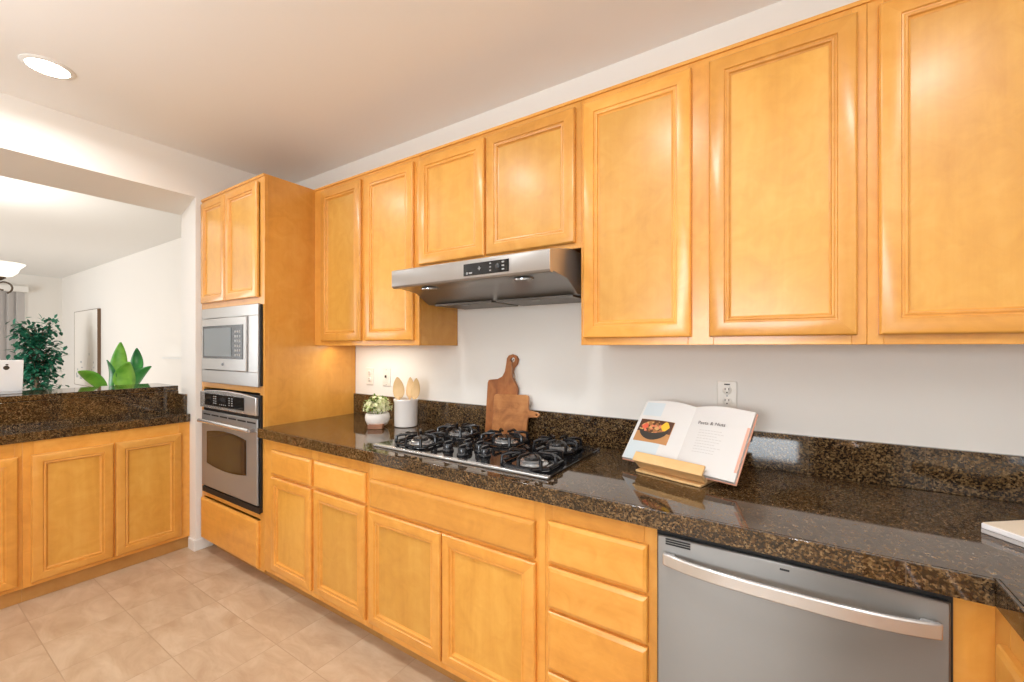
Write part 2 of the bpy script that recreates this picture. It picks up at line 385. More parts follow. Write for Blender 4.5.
def added_dark_door(name, x0, x1):  # unseen dark doors, added to reflect as dark bands in the dishwasher steel
    m = MB(); y0, y1 = REAR - .06, REAR - .02; t = .10
    m.box(x0, x0 + t, y0, y1, .005, 2.05, ADDED_DOOR_DARK); m.box(x1 - t, x1, y0, y1, .005, 2.05, ADDED_DOOR_DARK)
    for z0, z1 in ((.005, .2), (.95, 1.07), (1.93, 2.05)): m.box(x0 + t, x1 - t, y0, y1, z0, z1, ADDED_DOOR_DARK)
    o = struct(name, m, .003)
    for z0, z1 in ((.2, .95), (1.07, 1.93)): p = MB().box(x0 + t, x1 - t, y0 + .008, y1 - .010, z0, z1, ADDED_DOOR_DARK).build('door_panel', o); p['kind'] = 'structure'
    h = MB().lathe([(.012, 0), (.012, .03), (.026, .036), (.028, .052), (.018, .062)], (x0 + .06, y1, 1.0), STEEL_LIGHT, 20, (0, 1, 0)).build('door_handle', o); h['kind'] = 'structure'
added_dark_door('door_1', .27, .95); added_dark_door('door_2', -2.3, -1.45)
# baseboard wrapping the column beside the tower
m = MB(); bp = [(-3.41, JY), (-3.41, JY - .013), (WX + .013, JY - .013), (WX + .013, -.54), (WX, -.54), (WX, JY)]
m.prism(bp, lambda u, v, a: (u, v, a), 0, .072, WHITE_TRIM); struct('baseboard_left', m, .003)
m = MB().box(LX0, -3.6, LY - .014, LY, 0, .09, WHITE_TRIM); struct('baseboard_living', m)
m = MB().box(-6.36, -4.2, LY - .05, LY, 0.09, 1.225, LIVING_PAINT); m.box(-6.37, -4.2, LY - .06, LY, 1.225, 1.245, WHITE_TRIM); struct('trim_1', m)

# ------------------------------------------------------------------ cabinets
def fmap(kind, p):
    if kind == 'back': return lambda u, v, n: (u, p - n, v)        # faces -y, u runs along +x
    if kind == 'left': return lambda u, v, n: (p + n, u, v)        # faces +x, u runs along +y
    if kind == 'right': return lambda u, v, n: (p - n, u, v)       # faces -x, u runs along +y
def hgrain(kind): return MAPLE_X if kind == 'back' else MAPLE_Y
def door(parent, kind, p, u0, u1, z0, z1, rail=.060, name='door'):
    f = fmap(kind, p); H = hgrain(kind); mb = MB(); R = rail
    prof = [(0, 0), (0, .013), (.004, .018), (.009, .020), (R - .021, .020), (R - .0185, .0155), (R - .015, .0150), (R - .011, .0172), (R - .007, .0160), (R - .0045, .0100), (R, .0075), (R, .003)]
    rings = []
    for d, n in prof: rings.append([(u0 + d, z0 + d, n), (u1 - d, z0 + d, n), (u1 - d, z1 - d, n), (u0 + d, z1 - d, n)])
    rings.append([(a, b, 0) for a, b, n in rings[-1]])
    rings.append(rings[0])
    for r0, r1 in zip(rings, rings[1:]):
        for k in range(4):
            q = [r0[k], r0[(k + 1) % 4], r1[(k + 1) % 4], r1[k]]
            mb.add([f(*c) for c in q], [(0, 1, 2, 3)], H if k in (0, 2) else MAPLE_V)
    o = mb.build(name, parent, smooth=25)
    # weld doubled corners
    bm = bmesh.new(); bm.from_mesh(o.data); bmesh.ops.remove_doubles(bm, verts=bm.verts, dist=1e-6)
    bmesh.ops.recalc_face_normals(bm, faces=bm.faces)
    for e in bm.edges: e.smooth = len(e.link_faces) == 2 and e.calc_face_angle(0) < .45
    bm.to_mesh(o.data); bm.free()
    pb = MB(); a = [f(u0 + R, z0 + R, .001), f(u1 - R, z1 - R, .0070)]
    pb.box(*[c for k in range(3) for c in sorted((a[0][k], a[1][k]))], PANEL_V); pb.build('door_panel', o)
    return o
def drawer(parent, kind, p, u0, u1, z0, z1, name='drawer_front'):
    f = fmap(kind, p); mb = MB(); H = hgrain(kind)
    prof = [(0, 0), (0, .011), (.003, .015), (.012, .019)]
    vs = []
    for d, n in prof: vs += [f(u0 + d, z0 + d, n), f(u1 - d, z0 + d, n), f(u1 - d, z1 - d, n), f(u0 + d, z1 - d, n)]
    fs = [(j * 4 + k, j * 4 + (k + 1) % 4, (j + 1) * 4 + (k + 1) % 4, (j + 1) * 4 + k) for j in range(3) for k in range(4)] + [(3, 2, 1, 0), (12, 13, 14, 15)]
    mb.add(vs, fs, H); return mb.build(name, parent, smooth=15)
def frame(parent, kind, p, rects, t=.019, name='face_frame'):
    f = fmap(kind, p); mb = MB()
    for u0, u1, z0, z1 in rects:
        a, b = f(u0, z0, -t), f(u1, z1, 0)
        mb.box(*[c for k in range(3) for c in sorted((a[k], b[k]))], hgrain(kind) if (u1 - u0) > (z1 - z0) else MAPLE_V)
    return mb.build(name, parent, .0012)
def opening_frame(u0, u1, z0, z1, stiles, rails):
    """stiles: list of (a,b) full height; rails: list of (a,b) z spans, filled between stiles"""
    st = sorted(stiles); R = [(a, b, z0, z1) for a, b in st]
    for (a, b), (c, d) in zip(st, st[1:]):
        for r0, r1 in rails: R.append((b, c, r0, r1))
    return R
def carcass(parent, x0, x1, y0, y1, z0, z1, t=.016, front_open=True, bottom_mat=MAPLE_X, sides=(True, True)):
    """y0 front, y1 back"""
    mb = MB()
    mb.box(x0, x0 + t, y0, y1, z0, z1, MAPLE_V); mb.box(x1 - t, x1, y0, y1, z0, z1, MAPLE_V)
    mb.box(x0 + t, x1 - t, y0, y1, z0 + .012, z0 + .012 + t, bottom_mat); mb.box(x0 + t, x1 - t, y0, y1, z1 - t, z1, MAPLE_X)
    mb.box(x0 + t, x1 - t, y1 - .008, y1, z0 + .03, z1 - t, MAPLE_V)
    return mb.build('carcass', parent, .001)
UF, BF = -.305, -.610         # planes of the upper and base face frames
UZ0, UZ1 = 1.378, 2.360
# ---- tall oven cabinet
TX0, TX1 = -3.300, -2.488
t = thing('oven_cabinet', 'tall maple oven cabinet at the left end, holding the microwave and the wall oven', 'cabinet', ((TX0 + TX1) / 2, -.3, 0))
mb = MB()
mb.box(TX0, TX0 + .018, BF + .019, -.004, .085, UZ1, MAPLE_V); mb.box(TX1 - .018, TX1, BF + .019, -.004, .085, UZ1, MAPLE_V)
mb.box(TX0 + .018, TX1 - .018, BF + .019, -.004, UZ1 - .018, UZ1, MAPLE_X); mb.box(TX0 + .018, TX1 - .018, BF + .019, -.004, .085, .103, MAPLE_X)
for z in (.395, 1.112, 1.636): mb.box(TX0 + .018, TX1 - .018, BF + .019, -.012, z - .006, z + .008, MAPLE_X)
mb.box(TX0 + .018, TX1 - .018, -.012, -.004, .103, UZ1 - .018, MAPLE_V)
mb.build('carcass', t, .001)
frame(t, 'back', BF, opening_frame(TX0, TX1, .085, UZ1, [(TX0, TX0 + .034), (TX1 - .048, TX1)], [(.085, .105), (.378, .410), (1.103, 1.136), (1.622, 1.662), (2.318, UZ1)]))
door(t, 'back', BF, TX0 + .024, -2.938, 1.658, 2.324, .062); door(t, 'back', BF, -2.928, TX1 - .058, 1.658, 2.324, .062)
drawer(t, 'back', BF, TX0 + .024, TX1 - .046, .098, .368)
MB().box(TX0 + .03, TX1, -.535, -.52, 0, .085, TOE_WOOD).build('toe_kick', t)
MB().box(TX0, TX1, BF - .006, BF, UZ1 - .014, UZ1, MAPLE_X).build('top_trim', t)

# ---- upper cabinets
def upper(name, label, x0, x1, z0, doors, z1=UZ1, zd=None):
    t = thing(name, label, 'cabinet', ((x0 + x1) / 2, -.15, z0), 'maple wall cabinets')
    carcass(t, x0, x1, UF + .019, -.004, z0, z1)
    ds = sorted(doors); st = [(x0, ds[0][0] + .012)] + [(a[1] - .012, b[0] + .012) for a, b in zip(ds, ds[1:])] + [(ds[-1][1] - .012, x1)]
    frame(t, 'back', UF, opening_frame(x0, x1, z0, z1, st, [(z0, z0 + .036), (z1 - .045, z1)]))
    for a, b in ds: door(t, 'back', UF, a, b, z0 + .027 if zd is None else zd, 2.325, .066)
    MB().box(x0, x1, UF - .006, UF, z1 - .012, z1, MAPLE_X).build('top_trim', t)
    return t
upper('wall_cabinet', 'narrow two-door maple wall cabinet between the oven tower and the range hood', -2.4875, -1.5715, UZ0, [(-2.402, -2.022), (-1.985, -1.603)])
upper('wall_cabinet', 'short two-door maple wall cabinet directly above the range hood', -1.571, -.6785, 1.765, [(-1.562, -1.148), (-1.136, -.700)], zd=1.787)
upper('wall_cabinet', 'tall two-door maple wall cabinet just right of the range hood', -.678, .1965, UZ0, [(-.665, -.268), (-.212, .175)])
upper('wall_cabinet', 'maple wall cabinet at the right edge of the photo, cut off by the frame', .197, RX - .002, UZ0, [(.221, .668)])

# ---- base cabinets
BZ = .861
def base(name, label, x0, x1, doors=(), drawers=(), stiles=(), rails=(), false_front=()):
    t = thing(name, label, 'cabinet', ((x0 + x1) / 2, -.3, 0), 'maple base cabinets')
    carcass(t, x0, x1, BF + .019, -.004, .10, BZ)
    frame(t, 'back', BF, opening_frame(x0, x1, .10, BZ, stiles, rails))
    for a in doors: door(t, 'back', BF, *a, rail=.060)
    for a in drawers: drawer(t, 'back', BF, *a)
    for a in false_front: drawer(t, 'back', BF, *a, name='false_front')
    MB().box(x0, x1, -.535, -.52, 0, .10, TOE_WOOD).build('toe_kick', t)
    return t
base('base_cabinet', 'maple base cabinet next to the oven tower, two doors under two small drawers', -2.4875, -1.5755,
     [(-2.390, -2.010, .135, .650), (-1.982, -1.590, .135, .650)], [(-2.390, -2.010, .665, .800), (-1.982, -1.590, .665, .800)],
     [(-2.4875, -2.376), (-2.022, -1.970), (-1.602, -1.5755)], [(.10, .147), (.638, .677), (.788, BZ)])
base('base_cabinet', 'wide maple base cabinet under the cooktop with a long false front and two doors', -1.575, -.6745,
     [(-1.563, -1.133, .135, .640), (-1.125, -.706, .135, .640)], [], [(-1.575, -1.551), (-1.145, -1.113), (-.718, -.6745)], [(.10, .147), (.628, .668), (.765, BZ)], [(-1.558, -.709, .655, .780)])
base('base_cabinet', 'narrow maple drawer base beside the dishwasher, with four drawers', -.674, -.3055,
     [], [(-.658, -.333, .658, .795), (-.658, -.333, .509, .645), (-.658, -.333, .307, .497), (-.658, -.333, .135, .295)],
     [(-.674, -.646), (-.345, -.3055)], [(.10, .147), (.285, .317), (.487, .519), (.635, .668), (.783, BZ)])
# ---- right-hand run with the corner filler
FX = .358
t = thing('corner_base_cabinet', 'maple corner cabinet right of the dishwasher, turning along the right-hand counter', 'cabinet', (.68, -1.2, 0), 'maple base cabinets')
mb = MB(); mb.box(FX + .019, RX - .003, -2.3, -2.284, .10, BZ, MAPLE_V); mb.box(FX + .019, RX - .003, -2.284, -.004, .10, .118, MAPLE_Y); mb.box(RX - .011, RX - .003, -2.284, -.004, .118, BZ, MAPLE_V)
mb.box(.296, .312, BF + .019, -.004, .10, BZ, MAPLE_V); mb.build('carcass', t)
mb = MB(); mb.box(.296, FX + .019, BF, BF + .019, .10, BZ, MAPLE_V); mb.build('filler_panel', t, .001)
frame(t, 'right', FX, opening_frame(-2.3, BF - .0005, .10, BZ, [(-2.3, -2.25), (-1.48, -1.44), (-.68, BF - .0005)], [(.10, .147), (.625, .668), (.788, BZ)]))
door(t, 'right', FX, -1.06, -.668, .135, .640); door(t, 'right', FX, -1.455, -1.068, .135, .640); door(t, 'right', FX, -2.26, -1.465, .135, .640)
drawer(t, 'right', FX, -1.455, -.668, .655, .800); drawer(t, 'right', FX, -2.26, -1.465, .655, .800)
MB().box(.433, .448, -2.3, -.535, 0, .10, TOE_WOOD).build('toe_kick', t)
# ---- peninsula
PX = -3.415
def pen(name, label, y0, y1, doors):
    t = thing(name, label, 'cabinet', (PX - .09, (y0 + y1) / 2, 0), 'maple peninsula cabinets')
    mb = MB(); mb.box(-3.62, PX - .019, y0, y0 + .016, .10, BZ, MAPLE_V); mb.box(-3.62, PX - .019, y1 - .016, y1, .10, BZ, MAPLE_V)
    mb.box(-3.62, PX - .019, y0 + .016, y1 - .016, .10, .118, MAPLE_Y); mb.box(-3.62, -3.612, y0 + .016, y1 - .016, .118, BZ, MAPLE_V); mb.build('carcass', t)
    ds = sorted(doors); st = [(y0, ds[0][0] + .012)] + [(a[1] - .012, b[0] + .012) for a, b in zip(ds, ds[1:])] + [(ds[-1][1] - .012, y1)]
    frame(t, 'left', PX, opening_frame(y0, y1, .078, BZ, st, [(.078, .12), (.775, BZ)]))
    for a, b in ds: door(t, 'left', PX, a, b, .100, .787, .062)
    MB().box(PX - .035, PX - .020, y0, y1, 0, .0775, TOE_WOOD).build('toe_kick', t)
pen('peninsula_cabinet', 'two-door maple cabinet under the raised bar, beside the white column', -1.392, JY - .0005, [(-1.362, -1.030), (-1.020, -.690)])
pen('peninsula_cabinet', 'maple cabinet at the left edge of the photo, cut off by the frame', -2.20, -1.3925, [(-1.76, -1.408), (-2.16, -1.77)])

# ------------------------------------------------------------------ worktops
CT = .914
t = thing('main_worktop', 'long brown granite worktop with backsplash, running under the cooktop and the open book', 'worktop', (TX1 - .0, 0, BZ))
mb = MB(); pts = [(TX1, -.002), (TX1, -.640), (.356, -.640), (.356, -2.3), (RX - .002, -2.3), (RX - .002, -.002)]
fz = lambda u, v, a: (u, v, a)
mb.prism(pts, fz, BZ + .0005, CT, GRANITE_TILE); mb.build('slab', t)
mb = MB(); mb.box(TX1, .3475, -.650, -.6405, BZ, CT - .0005, GRANITE_EDGE); mb.box(.3475, .3555, -2.3, -.6405, BZ, CT - .0002, GRANITE_EDGE); mb.build('front_edge', t, .0015)
mb = MB(); mb.box(TX1, RX - .022, -.020, -.002, CT + .0005, 1.051, GRANITE_TILE); mb.box(RX - .0215, RX - .002, -2.3, -.002, CT + .0005, 1.051, GRANITE); mb.build('backsplash', t, .002)
t = thing('peninsula_worktop', 'narrow brown granite worktop in front of the raised bar on the left', 'worktop', (-3.5, -1.5, BZ))
MB().box(-3.600, PX + .014, -2.20, JY - .001, BZ + .0005, CT, GRANITE).build('slab', t, .003)
MB().box(-3.6215, -3.6005, -2.20, JY - .001, BZ + .0005, 1.0615, GRANITE).build('backsplash', t, .001)
MB().box(-3.600, -3.455, JY - .021, JY - .001, CT + .0005, 1.045, GRANITE).build('side_splash', t, .002)
o = MB().box(-3.99, -3.602, -2.5, JY - .002, 1.0625, 1.097, GRANITE).build('bar_top', None, .003)
tag(o, 'raised granite bar top dividing the kitchen from the bright living room', 'bar top')

# ------------------------------------------------------------------ microwave
t = thing('microwave', 'built-in stainless microwave with trim frame in the oven tower', 'microwave', (-2.91, -.4, 1.146))
x0, x1 = -3.245, -2.516; yf = BF - .022
mb = MB(); zt0, zt1 = 1.140, 1.618
for a, b, c, d in ((x0, x1, zt0, 1.222), (x0, x1, 1.553, zt1), (x0, -3.222, 1.222, 1.553), (-2.632, x1, 1.222, 1.553)): mb.box(a, b, yf, BF - .0005, c, d, STEEL)
mb.build('trim_frame', t, .002)
MB().box(x0 + .06, x1 - .07, BF + .0005, -.1, 1.16, 1.60, BLACK_MATTE).build('housing', t)
MB().box(x1 + .001, x1 + .012, BF - .012, BF - .0005, zt0 + .005, zt1 - .005, BLACK_MATTE).build('side_gap', t)
mb = MB(); mb.box(-3.219, -2.635, yf - .010, BF - .0005, 1.225, 1.550, STEEL); d = mb.build('door', t, .003)
MB().box(-3.196, -2.668, yf - .0125, yf - .0105, 1.297, 1.503, MW_FRAME).build('dark_surround', d)
MB().box(-3.172, -2.808, yf - .0145, yf - .013, 1.312, 1.488, MW_GLASS).build('window', d)
kp = MB()
for r in range(6):
    for c in range(3): kp.box(-2.765 + c * .028, -2.747 + c * .028, yf - .0138, yf - .013, 1.315 + r * .028, 1.328 + r * .028, GREY_PRINT)
kp.build('keypad', d)
MB().lathe([(.0095, 0), (.0095, .002), (.007, .0025)], (-2.925, yf - .0105, 1.262), MW_FRAME, 20, (0, -1, 0)).build('badge', d)

# ------------------------------------------------------------------ wall oven
t = thing('wall_oven', 'stainless built-in wall oven with a dark arched window below the microwave', 'oven', (-2.91, -.4, .42))
x0, x1 = -3.245, -2.522; yf = BF - .024
MB().box(x0 + .04, x1 - .04, BF + .0005, -.08, .43, 1.09, BLACK_MATTE).build('housing', t)
mb = MB(); mb.box(x0 + .004, x1 + .016, BF - .012, BF - .0005, .422, 1.092, BLACK_MATTE); mb.box(x0 + .004, x1 + .016, BF - .020, BF - .0125, .418, .452, BLACK_MATTE); mb.build('black_surround', t)
# control panel with an arched top, slightly bowed outwards
n = 20; fn = lambda u, v, a: (u, a, v); mb = MB(); top = [(x0 + (x1 - x0) * i / n, 1.078 + .020 * (1 - (2 * i / n - 1) ** 2)) for i in range(n + 1)]
pts = [(x0, .976), (x1, .976)] + top[::-1]
mb.prism(pts, fn, yf - .008, BF - .013, STEEL_LIGHT); cp = mb.build('control_panel', t, .004)
MB().box(-3.168, -2.652, yf - .0105, yf - .0085, .996, 1.072, BLACK_GLASS).build('display', cp)
MB().box(-2.955, -2.88, yf - .0118, yf - .0108, 1.030, 1.055, MW_FRAME).build('clock_window', cp)
def bt(par, mat, *a): return MB().box(*a, mat).build('button', par)
for xx in (-3.045, -3.02, -2.84, -2.805):
    for zz in (1.012, 1.026, 1.040, 1.054): bt(cp, GREY_PRINT, xx, xx + .016, yf - .0118, yf - .0108, zz, zz + .005)
for xx in (-2.96, -2.935, -2.91, -2.885): bt(cp, GREY_PRINT, xx, xx + .010, yf - .0118, yf - .0108, 1.008, 1.013)
mb = MB(); mb.box(x0 + .004, x1, yf, BF - .0125, .462, .955, OVEN_STEEL); d = mb.build('door', t, .004)
vs = MB()
for i in range(6): a = x0 + .035 + i * .115; vs.box(a, a + .098, yf - .0015, yf - .0003, .928, .937, BLACK_MATTE)
vs.build('vent_slots', d)
# window: gently arched top and bottom
pts = [(-3.158 + .512 * i / n, .618 - .020 * (1 - (2 * i / n - 1) ** 2)) for i in range(n + 1)] + [(-2.646 - .512 * i / n, .822 + .022 * (1 - (2 * i / n - 1) ** 2)) for i in range(n + 1)]
MB().prism(pts, fn, yf - .003, yf - .0003, BLACK_GLASS).build('window_surround', d)
c = (-2.902, .72); pts2 = [(c[0] + (u - c[0]) * .945, c[1] + (v - c[1]) * .90) for u, v in pts]
MB().prism(pts2, fn, yf - .0042, yf - .0032, OVEN_GLASS).build('window', d)
pth = [(x0 + .045 + (x1 - x0 - .075) * i / 24, yf - .030 - .022 * (1 - (2 * i / 24 - 1) ** 2), .893 + .010 * (1 - (2 * i / 24 - 1) ** 2)) for i in range(25)]
mb = MB(); mb.tube(pth, .0125, STEEL_LIGHT, 12)
for i in (0, 24): mb.box(pth[i][0] - .009, pth[i][0] + .009, yf - .030, yf - .0005, .884, .902, STEEL_LIGHT)
mb.build('handle', d)

# ------------------------------------------------------------------ range hood
HX0, HX1 = -1.556, -.716
t = thing('range_hood', 'stainless under-cabinet range hood above the cooktop', 'range hood', (-1.13, -.25, 1.59))
fx = lambda u, v, a: (a, u, v)
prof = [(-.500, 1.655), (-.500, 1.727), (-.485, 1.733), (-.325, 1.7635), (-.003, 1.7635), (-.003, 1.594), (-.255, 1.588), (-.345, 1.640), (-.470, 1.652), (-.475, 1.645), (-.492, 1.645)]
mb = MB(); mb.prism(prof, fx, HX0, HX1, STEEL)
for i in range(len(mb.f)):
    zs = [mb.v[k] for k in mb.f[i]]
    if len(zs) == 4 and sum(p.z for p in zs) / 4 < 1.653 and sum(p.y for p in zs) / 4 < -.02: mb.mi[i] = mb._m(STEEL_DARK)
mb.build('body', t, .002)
d = MB().box(-1.117, -.893, -.5025, -.5005, 1.663, 1.712, BLACK_GLASS).build('control_panel', t)
MB().lathe([(.0055, 0), (.0055, .001)], (-1.098, -.5027, 1.673), GREY_PRINT, 16, (0, -1, 0)).build('emblem', d)
bt(d, GREY_PRINT, -1.088, -1.072, -.5036, -.5027, 1.670, 1.676)
MB().box(-1.042, -1.028, -.5036, -.5027, 1.687, 1.690, GREY_PRINT).box(-1.0365, -1.0335, -.5036, -.5027, 1.681, 1.697, GREY_PRINT).build('fan_symbol', d)
for zz in (1.672, 1.686, 1.700): bt(d, GREY_PRINT, -.984, -.976, -.5036, -.5027, zz, zz + .005); bt(d, GREY_PRINT, -.925, -.913, -.5036, -.5027, zz, zz + .005)
MB().lathe([(.010, 0), (.010, .002), (.008, .003)], (-.945, -.5027, 1.688), MW_FRAME, 20, (0, -1, 0)).build('dial', d)
for xc in (-1.395, -.88):
    l = MB().lathe([(.042, 0), (.042, .004), (.034, .007), (.012, .008)], (xc, -.410, 1.6455), HOOD_LENS, 28, (0, .1, -1)); l.build('lamp', t)
for a, b in ((HX0 + .05, -1.150), (-1.122, HX1 - .02)):
    mb = MB(); mb.box(a, b, -.250, -.020, 1.5795, 1.5875, FILTER); fo = mb.build('grease_filter', t, .002)
    mb = MB(); mb.box(a, b, -.258, -.2505, 1.5785, 1.5875, FILTER); mb.box((a + b) / 2 - .02, (a + b) / 2 + .02, -.235, -.215, 1.576, 1.579, STEEL_DARK); mb.build('filter_latch', fo)

# ------------------------------------------------------------------ dishwasher
t = thing('dishwasher', 'stainless dishwasher with a bowed bar handle under the granite counter', 'dishwasher', (-.006, -.3, 0))
dx0, dx1 = -.304, .293; yf = -.637
MB().box(-.305, .2945, BF + .002, -.06, .10, .855, BLACK_MATTE).build('tub', t)
mb = MB(); mb.box(-.305, .2945, BF - .014, BF + .0015, .12, .858, BLACK_MATTE); mb.build('black_gasket', t)
d = MB().box(dx0 + .002, dx1 - .004, yf, BF - .0145, .125, .843, DISHWASHER_STEEL).build('door', t, .004)
vs = MB()
for z in (.8205, .8270, .8335): vs.box(-.279, -.214, yf - .0015, yf - .0003, z, z + .0042, BLACK_MATTE)
vs.build('vent_slots', d)
n = 28; hp = []
for i in range(n + 1):
    s = i / n; hp.append((-.283 + .556 * s, yf - .014 - .034 * (1 - abs(2 * s - 1) ** 3.2), .786))
mb = MB(); mb.sweep_rect(hp, (0, 0, 1), (0, 1, 0), 0.034, .012, STEEL_LIGHT)
mb.box(-.276, -.250, yf - .020, yf - .0005, .781, .799, STEEL_LIGHT); mb.box(.238, .264, yf - .020, yf - .0005, .781, .799, STEEL_LIGHT)
mb.build('handle', d, .004)
MB().box(-.010, .010, yf - .0012, yf - .0003, .826, .8305, MW_FRAME).build('badge', d)
MB().box(-.305, .2945, -.555, -.54, 0.001, .10, BLACK_MATTE).build('toe_panel', t)

# ------------------------------------------------------------------ gas cooktop
CX0, CX1, CY0, CY1 = -1.590, -.682, -.580, -.086
t = thing('gas_cooktop', 'black glass gas cooktop with five burners set into the granite', 'cooktop', (-1.136, -.31, CT))
MB().box(CX0, CX1, CY0 + .022, CY1, CT + .0008, CT + .009, BLACK_GLASS).build('glass_top', t, .002)
MB().box(CX0, CX1, CY0, CY0 + .0215, CT + .0008, CT + .011, STEEL_LIGHT).build('front_trim', t, .003)
Z = CT + .0095
burner_spots = [(-1.420, -.445, .094), (-1.395, -.205, .088), (-1.105, -.215, .094), (-.815, -.455, .102), (-.835, -.200, .092)]
def burner_mb(x, y, r):
    b = MB(); b.lathe([(.062, 0), (.062, .003), (.045, .006), (.045, .014), (.040, .016)], (x, y, Z), STEEL_LIGHT, 28); return b
for i, (x, y, r) in enumerate(burner_spots):
    b = burner_mb(x, y, r).build('burner', t)
    MB().lathe([(.034, .0165), (.036, .022), (.033, .027), (.010, .029)], (x, y, Z), BLACK_ENAMEL, 28).build('burner_cap', b)
    g = MB(); zt = Z + .044; s = r; q = .55 * r
    # low square ring with chamfered corners standing on four bent feet, fingers reaching in
    ring = [(x - s, y - q), (x - q, y - s), (x + q, y - s), (x + s, y - q), (x + s, y + q), (x + q, y + s), (x - q, y + s), (x - s, y + q)]
    zr = Z + .008
    for a in range(8):
        p0, p1 = ring[a], ring[(a + 1) % 8]
        g.tube([(*p0, zr), (*p1, zr)], .0072, CAST_IRON, 8)
    for a in range(8):
        if a % 2 == 0: g.lathe([(.009, 0), (.009, .007)], (ring[a][0], ring[a][1], Z + .0003), CAST_IRON, 12)
    for dx, dy in ((1, 0), (-1, 0), (0, 1), (0, -1)):
        pt = [(x + dx * s, y + dy * s, zr), (x + dx * s * .98, y + dy * s * .98, zt - .006), (x + dx * s * .86, y + dy * s * .86, zt), (x + dx * .028, y + dy * .028, zt)]
        g.tube(pt, [.0072, .0078, .0072, .0055], CAST_IRON, 8)
    for dx, dy in ((.7, .7), (-.7, .7), (.7, -.7), (-.7, -.7)):
        pt = [(x + dx * s * 1.20, y + dy * s * 1.20, zr), (x + dx * s * 1.16, y + dy * s * 1.16, zt - .006), (x + dx * s * .95, y + dy * s * .95, zt), (x + dx * s * .48, y + dy * s * .48, zt)]
        g.tube(pt, [.0065, .0072, .0068, .005], CAST_IRON, 8)
    g.build('grate', t)
for x, y in [(-1.215, -.487), (-1.165, -.415), (-1.095, -.420), (-1.030, -.470), (-1.115, -.510)][:5]:
    k = MB().lathe([(.025, 0), (.025, .006), (.021, .010), (.0205, .030), (.018, .034)], (x, y, Z), KNOB_BLACK, 24); k.box(x - .005, x + .005, y - .021, y + .021, Z + .0345, Z + .043, KNOB_BLACK); k.build('knob', t, .0015)

# ------------------------------------------------------------------ cutting boards leaning on the backsplash
def lean(x0, yb, yt, h):
    """maps (x, z above counter, n) to world on a plane leaning back from yb at the counter to yt at height h"""
    a = math.atan2(yt - yb, h); ca, sa = math.cos(a), math.sin(a)
    return lambda u, v, n: (u, yb + v * sa - n * ca, CT + .001 + v * ca + n * sa)
def smooth_poly(pts, it=2):
    for _ in range(it):
        q = []
        for i in range(len(pts)):
            a, b = Vector(pts[i]), Vector(pts[(i + 1) % len(pts)]); q += [tuple(a * .75 + b * .25), tuple(a * .25 + b * .75)]
        pts = q
    return pts
big = [(-1.343, 0), (-1.343, .262), (-1.338, .276), (-1.325, .280), (-1.280, .285), (-1.250, .300), (-1.236, .325), (-1.229, .368), (-1.227, .396), (-1.215, .412), (-1.192, .418), (-1.168, .410), (-1.157, .390),
       (-1.162, .366), (-1.180, .346), (-1.188, .322), (-1.188, .300), (-1.172, .276), (-1.158, .254), (-1.152, .236), (-1.152, 0)]
f = lean(0, -.034, -.0215, .137)
def ring_prism(mb, outer, hole, fmapper, n0, n1, mat):
    """plate with one hole, made of two bridged loops"""
    bm = bmesh.new()
    def loop(pts, n): return [bm.verts.new(fmapper(u, v, n)) for u, v in pts]
    for n, s in ((n0, 1), (n1, -1)):
        o_ = loop(outer, n); h_ = loop(hole, n); es = []
        for L_ in (o_, h_):
            for i in range(len(L_)): es.append(bm.edges.new((L_[i], L_[(i + 1) % len(L_)])))
        bmesh.ops.triangle_fill(bm, use_beauty=True, edges=es)
    bm.verts.ensure_lookup_table(); no, nh = len(outer), len(hole); vs = list(bm.verts)
    for base_, m_ in ((0, no), (no, nh)):
        for i in range(m_):
            a, b = vs[base_ + i], vs[base_ + (i + 1) % m_]; c, d = vs[base_ + no + nh + (i + 1) % m_], vs[base_ + no + nh + i]
            bm.faces.new((a, b, c, d))
    bm.verts.index_update(); mb.add([v.co.copy() for v in bm.verts], [[v.index for v in fc.verts] for fc in bm.faces], mat); bm.free()
t = thing('cutting_board', 'tall reddish wooden paddle cutting board with a looped handle, leaning on the backsplash', 'cutting board', (-1.245, -.04, CT + .001), 'wooden cutting boards')
hole = [(-1.190 + .0135 * math.cos(2 * PI * i / 16), .389 + .0135 * math.sin(2 * PI * i / 16)) for i in range(16)]
mb = MB(); ring_prism(mb, big[:1] + smooth_poly(big[1:-1] and big, 0)[1:], hole, f, 0, .017, ACACIA_Z); mb.build('board', t, .003)
cp = [(-1.190, .376, .019), (-1.192, .360, .021), (-1.180, .335, .021), (-1.168, .305, .020), (-1.166, .285, .020), (-1.172, .275, .020), (-1.180, .290, .021), (-1.186, .330, .022), (-1.190, .374, .021)]
mb = MB(); mb.tube([f(*p) for p in cp], .0022, CORD, 6); mb.tube([f(-1.190, .376, .019), f(-1.190, .388, .012), f(-1.190, .392, -.002)], .0022, CORD, 6); mb.build('hanging_cord', t)
t = thing('cutting_board', 'small square wooden cutting board with a side handle, propped before the tall one', 'cutting board', (-1.17, -.068, CT + .001), 'wooden cutting boards')
f2 = lean(0, -.062, -.046, .137)
sm = [(-1.262, .004), (-1.262, .196), (-1.257, .205), (-1.248, .208), (-1.070, .215), (-1.058, .211), (-1.053, .202), (-1.052, .148), (-1.047, .139), (-1.000, .134), (-.988, .127), (-.986, .117), (-.994, .109), (-1.047, .104), (-1.052, .096), (-1.055, .020), (-1.060, .005), (-1.070, 0), (-1.255, 0)]
hole2 = [(-1.002 + .005 * math.cos(2 * PI * i / 12), .1205 + .005 * math.sin(2 * PI * i / 12)) for i in range(12)]
sm = [(u - .018, v) for u, v in sm]; hole2 = [(u - .018, v) for u, v in hole2]
